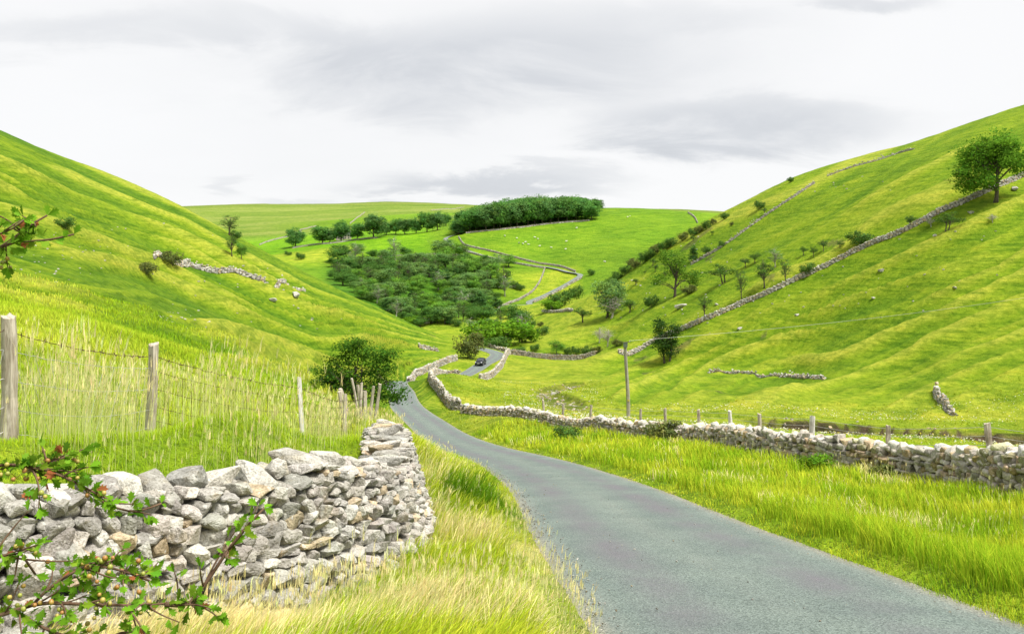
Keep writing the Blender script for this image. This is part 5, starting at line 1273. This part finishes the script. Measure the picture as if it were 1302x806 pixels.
# the shelf
ROW = 'row of trees on the green shelf'
rows_ = [(375.6, 314, 24, 24, 'lone round tree left of the shelf row'), (410, 310, 22, 22, 'first tree of the shelf row beside the farmhouse'), (419, 309, 19, 18, 'low tree hiding the left end of the farmhouse'), (434, 307, 27, 21, 'tall tree over the farmhouse'), (454, 305, 21, 19, 'separate round tree right of the farmhouse'), (475, 303, 31, 28, 'largest tree of the shelf row'), (491, 299, 19, 14, 'small tree right of the largest of the shelf row'), (503, 298, 20, 14, 'slim tree in the middle of the shelf row'), (515, 298, 20, 17, 'fourth tree from the right end of the shelf row'), (529, 297, 20, 16, 'third tree from the right end of the shelf row'), (543, 295, 25, 19, 'tall tree near the right end of the shelf row'), (556, 293, 24, 18, 'right end tree of the shelf row'), (567, 287, 16, 14, 'tree in the gap between shelf row and crest wood')]
for k, q in enumerate(rows_): plant('beech', k, q[0], q[1], q[2], q[3], q[4], ROW, dmin=560)
plant('conifer', 0, 583, 298, 17, 16, 'small dense tree at the left front corner of the crest wood', ROW, dmin=560)
for q in [('sparse', 0, 503, 331, 29, 18, 'tall pale ash on the shelf edge above the ravine wood', 'tree'), ('bush', 0, 366, 325, 6, 10, 'low bush on the slope behind the left hill', 'bush'), ('bush', 0, 382, 330, 9, 12, 'small dark bush on the slope left of the ravine wood', 'bush')]:
    plant(q[0], q[1], q[2], q[3], q[4], q[5], q[6], ROW, dmin=420, cat=q[7])
# the wood on the crest, tree by tree
r = np.random.default_rng(31)
for row_ in range(5):
    for px in np.arange(586 + row_ * 3, 756, 10.5):
        px = px + r.normal(0, 1.6); pyb = np.interp(px, [583, 620, 660, 700, 749], [299, 294.5, 290.5, 285.5, 281])
        f0 = hit(px, pyb, 560); d = f0[1] + 8 + row_ * 15 + r.normal(0, 2)
        top = np.interp(px, [580, 592, 610, 640, 690, 735, 752, 766], [280, 268, 262, 256, 251, 252, 260, 276]) + r.normal(0, 1.6) + (2 if row_ == 0 else 0)
        x_ = (px - CX) / F * d; zb_ = float(ground_z(x_, d)); py_b = HY - F * zb_ / d
        plant('beech', int(r.integers(0, 3)), px, 0, max(16, py_b - top), 24 * r.uniform(.85, 1.2) * (.8 if px > 735 else 1), 'broadleaf tree packed into the dense wood on the hill crest', 'trees of the dense crest wood', d=d)
# the ravine wood
pu = curve([(425, 334), (440, 331), (470, 334), (500, 343), (520, 334), (535, 332), (550, 342), (562, 334), (578, 338), (592, 342), (604, 340), (614, 346), (622, 358)])
pl_ = curve([(425, 356), (470, 388), (520, 412), (560, 422), (600, 404), (622, 394)])
pts = []
for _ in range(4000):
    px = r.uniform(424, 622); a_, b_ = pu(px), pl_(px); py = r.uniform(a_, b_)
    if 600 < px and 362 < py < 376 and r.random() < .8: continue
    if fbm(np.array([px / 17.]), np.array([py / 8.]), 140, 2)[0] > .16: continue
    if all((px - q[0]) ** 2 / 58 + (py - q[1]) ** 2 / 20 > 1 for q in pts): pts.append((px, py))
for _ in range(60):
    t_ = r.random(); px, py = (618 + abs(r.normal(0, 12)), r.uniform(336, 392)) if t_ < .4 else ((r.uniform(560, 650), r.uniform(392, 414)) if t_ < .75 else (r.uniform(430, 600), pu(r.uniform(430, 600)) - abs(r.normal(0, 4))))
    if all((px - q[0]) ** 2 / 58 + (py - q[1]) ** 2 / 20 > 1 for q in pts): pts.append((px, py))
for k, (px, py) in enumerate(pts):
    kind = r.choice(['round', 'round', 'sparse', 'bush', 'conifer'], p=[.34, .2, .16, .22, .08]); hh = {'round': 17, 'sparse': 20, 'bush': 9, 'conifer': 18}[kind] * r.uniform(.6, 1.3)
    plant(kind, int(r.integers(0, 3)) if kind != 'bush' else int(r.integers(0, 2)), px, py, hh, hh * {'round': 1.3, 'sparse': .8, 'bush': 2.0, 'conifer': .9}[kind], 'tree or scrub crowded into the dark ravine wood behind the left hill', 'trees of the ravine wood', dmin=345)
# prototypes that were not needed
for kind, ps in PROTO.items():
    for v, o in enumerate(ps):
        if (kind, v) not in used_p:
            for ch in list(o.children): bpy.data.objects.remove(ch)
            bpy.data.objects.remove(o)

# ------------------------------------------------------------------ the hawthorn whose sprays hang into view
haw = empty('hawthorn_bush', (-3.15, 2.0, float(ground_z(-3.15, 2.0)))); tag(haw, 'hawthorn with lobed leaves and orange berries reaching over the near wall from the left', 'bush', kind='thing')
O_ = np.array(haw.location)
r = np.random.default_rng(21)
def hp(px, py, d): return world(px, py, d) - O_
LOBE = np.array([(0, 0), (.16, .06), (.42, .24), (.34, .12), (.62, .40), (.60, .18), (.86, .30), (.82, .12), (1.0, .0)])
def lobed(mb, P, dirv, nrm, size, col):
    dirv = dirv / np.linalg.norm(dirv); s_ = np.cross(nrm, dirv); s_ /= np.linalg.norm(s_) + 1e-9; n_ = np.cross(dirv, s_)
    mid = np.array([(0, 0), (.34, 0), (.60, 0), (.82, 0), (1, 0)])
    V = []; 
    for u, v in mid: V.append(P + size * (u * dirv - .10 * u * u * n_))
    for sgn in (1, -1):
        for u, v in LOBE[1:-1]: V.append(P + size * (u * dirv + sgn * v * s_ + (.16 * v - .10 * u * u) * n_))
    T = []
    for o_, f in ((5, 0), (12, 1)):
        tri = [(0, o_, 1), (o_, o_ + 1, o_ + 2), (o_, o_ + 2, 1), (1, o_ + 2, 2), (o_ + 2, o_ + 3, o_ + 4), (o_ + 2, o_ + 4, 2), (2, o_ + 4, 3), (o_ + 4, o_ + 5, o_ + 6), (o_ + 4, o_ + 6, 3), (3, o_ + 6, 4)]
        T += tri if f == 0 else [t_[::-1] for t_ in tri]
    mb.add(V, T=T, col=col)
lv, bs, by, BERRIES = MB(), [], MB(), []
def ico(mb, c, rad, col):
    t = np.linspace(0, math.pi, 6); V = [c + [0, 0, rad]]
    for a in t[1:-1]:
        for b in np.arange(7) / 7 * 2 * math.pi: V.append(c + rad * np.array([math.sin(a) * math.cos(b), math.sin(a) * math.sin(b), math.cos(a)]))
    V.append(c - [0, 0, rad]); Q = [[1 + i * 7 + j, 1 + i * 7 + (j + 1) % 7, 8 + i * 7 + (j + 1) % 7, 8 + i * 7 + j][::-1] for i in range(3) for j in range(7)]
    mb.add(V, Q=Q, T=[[0, 1 + j, 1 + (j + 1) % 7] for j in range(7)] + [[29, 22 + (j + 1) % 7, 22 + j] for j in range(7)], col=col)
def spray(ctrl, r0, nleaf, nberry, lsz, twigs=6, dens=None, start=0.0):
    """one hanging branch: control points (px, py, d), side twigs, bunches of lobed leaves and berries"""
    P = densify([hp(*c) for c in ctrl], .03); m = len(P)
    b = MB(); tube(b, P, np.linspace(r0, .0028, m), 7)
    carriers = [P[int(m * start):]]
    for k in range(twigs):
        f = r.uniform(max(.15, start), .97); i_ = int(f * (m - 1)); tn = P[min(i_ + 2, m - 1)] - P[max(i_ - 2, 0)]; tn /= np.linalg.norm(tn) + 1e-9
        e = P[i_] + (tn * r.uniform(.4, 1) + r.normal(size=3) * np.array([.5, .6, .55])) * r.uniform(.05, .10)
        tw = bez(P[i_], (P[i_] + e) / 2 + r.normal(0, .012, 3), e, 7); tube(b, tw, np.linspace(.0032, .0014, 7), 5); carriers.append(tw)
    bs.append(b)
    for k in range(int(nleaf * .52)):
        c_ = carriers[r.integers(0, len(carriers))] if r.random() < .6 else carriers[0]
        i_ = int(r.random() ** .8 * (len(c_) - 1)); o_ = c_[i_]
        for q in range(int(r.integers(2, 5))):
            dv = r.normal(size=3) + (c_[-1] - c_[0]) / (np.linalg.norm(c_[-1] - c_[0]) + 1e-9) * .7; dv /= np.linalg.norm(dv)
            nr = r.normal(size=3) * .7 + np.array([.1, -.45, .75]); g = np.array((.14, .26, .02)) * r.uniform(.55, 1.5) * np.array([1 + r.normal(0, .15), 1, 1])
            if r.random() < .04: g = np.array((.35, .12, .05))
            lobed(lv, o_ + dv * .012, dv, nr, lsz * r.uniform(.5, 1.02), np.clip(g, .004, .5))
    for c_ in carriers:
        for q in range(3):
            dv = (c_[-1] - c_[-3]) / (np.linalg.norm(c_[-1] - c_[-3]) + 1e-9) + r.normal(0, .6, 3); dv /= np.linalg.norm(dv)
            lobed(lv, c_[-1 - q // 2], dv, r.normal(size=3) * .7 + np.array([.1, -.45, .75]), lsz * r.uniform(.6, 1.1), np.array((.13, .28, .016)) * r.uniform(.7, 1.4))
    for k in range(nberry):
        c_ = carriers[r.integers(0, len(carriers))]; o_ = c_[int(r.random() * (len(c_) - 1))]
        for q in range(int(r.integers(1, 4))):
            e = o_ + r.normal(0, .016, 3) + [0, 0, -.004]; tube(b, [o_, (o_ + e) / 2 + [0, 0, .004], e], .0008, 3, cap=False)
            BERRIES.append((e, r.uniform(.0055, .0078), [(.34, .22, .05), (.30, .15, .04), (.26, .28, .05), (.36, .29, .07)][r.integers(0, 4)]))
spray([(-260, 700, 2.3), (-120, 625, 2.3), (-40, 598, 2.3), (50, 595, 2.32), (85, 608, 2.35), (112, 622, 2.36), (145, 638, 2.38)], .0065, 62, 14, .040, 12, start=.35)
spray([(40, 596, 2.32), (62, 590, 2.34), (80, 582, 2.36), (102, 574, 2.38)], .004, 26, 6, .040, 4)
spray([(100, 616, 2.36), (135, 640, 2.4), (170, 650, 2.44), (205, 640, 2.5)], .003, 12, 0, .036, 4)
spray([(-250, 860, 2.1), (-80, 805, 2.12), (0, 782, 2.15), (46, 768, 2.18), (112, 768, 2.22), (175, 769, 2.25), (225, 766, 2.28)], .0080, 66, 18, .038, 14, start=.35)
spray([(210, 768, 2.26), (244, 764, 2.3), (264, 738, 2.32), (280, 714, 2.34), (298, 688, 2.36), (318, 664, 2.38), (336, 646, 2.4)], .0065, 44, 0, .040, 10, start=.2)
spray([(40, 770, 2.18), (62, 748, 2.2), (85, 732, 2.22), (112, 720, 2.24), (150, 724, 2.28), (190, 738, 2.3)], .0042, 56, 12, .038, 12, start=.15)
spray([(20, 776, 2.16), (60, 800, 2.18), (110, 812, 2.2), (180, 800, 2.25)], .004, 40, 8, .036, 8)
spray([(-40, 735, 2.1), (0, 708, 2.14), (25, 700, 2.16), (45, 730, 2.18)], .0035, 18, 4, .032, 6, start=.3)
spray([(-220, 420, 2.6), (-90, 352, 2.6), (-20, 326, 2.6), (10, 310, 2.62), (32, 307, 2.64), (62, 305, 2.66), (94, 298, 2.68)], .0065, 30, 3, .042, 6, start=.55)
spray([(10, 312, 2.62), (28, 294, 2.64), (44, 283, 2.66), (60, 274, 2.68)], .0035, 14, 0, .040, 4, start=.1)
spray([(-10, 300, 2.6), (14, 292, 2.6), (30, 280, 2.6)], .003, 10, 0, .038, 3)
for k, b in enumerate(bs): b.build('branch', M['twig'], haw, True)
b = MB()
for tgt in [(-260, 700, 2.3), (-250, 860, 2.1), (-220, 420, 2.6)]:
    e = hp(*tgt); tube(b, bez(np.array([0, 0, -.3]), np.array([e[0] * .15, e[1] * .2, max(e[2], .3) * .8]), e, 9), np.linspace(.05, .0085, 9), 8)
b.build('trunk', M['bark'], haw, True)
for k in range(160):                                               # the rest of the bush, off to the left
    c_ = np.array([r.normal(-.5, .5), r.normal(.1, .45), r.uniform(.4, 2.4)])
    for q in range(5):
        dv = r.normal(size=3); dv /= np.linalg.norm(dv); lobed(lv, c_ + dv * .08, dv, r.normal(size=3) + [0, 0, .6], .04, np.array((.07, .16, .012)) * r.uniform(.6, 1.4))
lv.build('leaves', M['leaf'], haw); 
bm_ = {}
vis = sorted(BERRIES, key=lambda b: abs((CX + F * (b[0] + O_)[0] / (b[0] + O_)[1]) - 140))
for k, (c_, rad, col) in enumerate(vis):
    if k < 100:
        if col not in bm_:
            q = MB(); ico(q, np.zeros(3), .0065, col); o = q.build('berry', M['berry'], haw, True); bm_[col] = o
        else:
            o = bm_[col].copy(); C.objects.link(o); o.parent = haw
        o.location = c_; o.scale = (rad / .0065,) * 3
    else: ico(by, c_, rad, col)
if by.n: tag(by.build('berries', M['berry'], haw, True), kind='stuff')
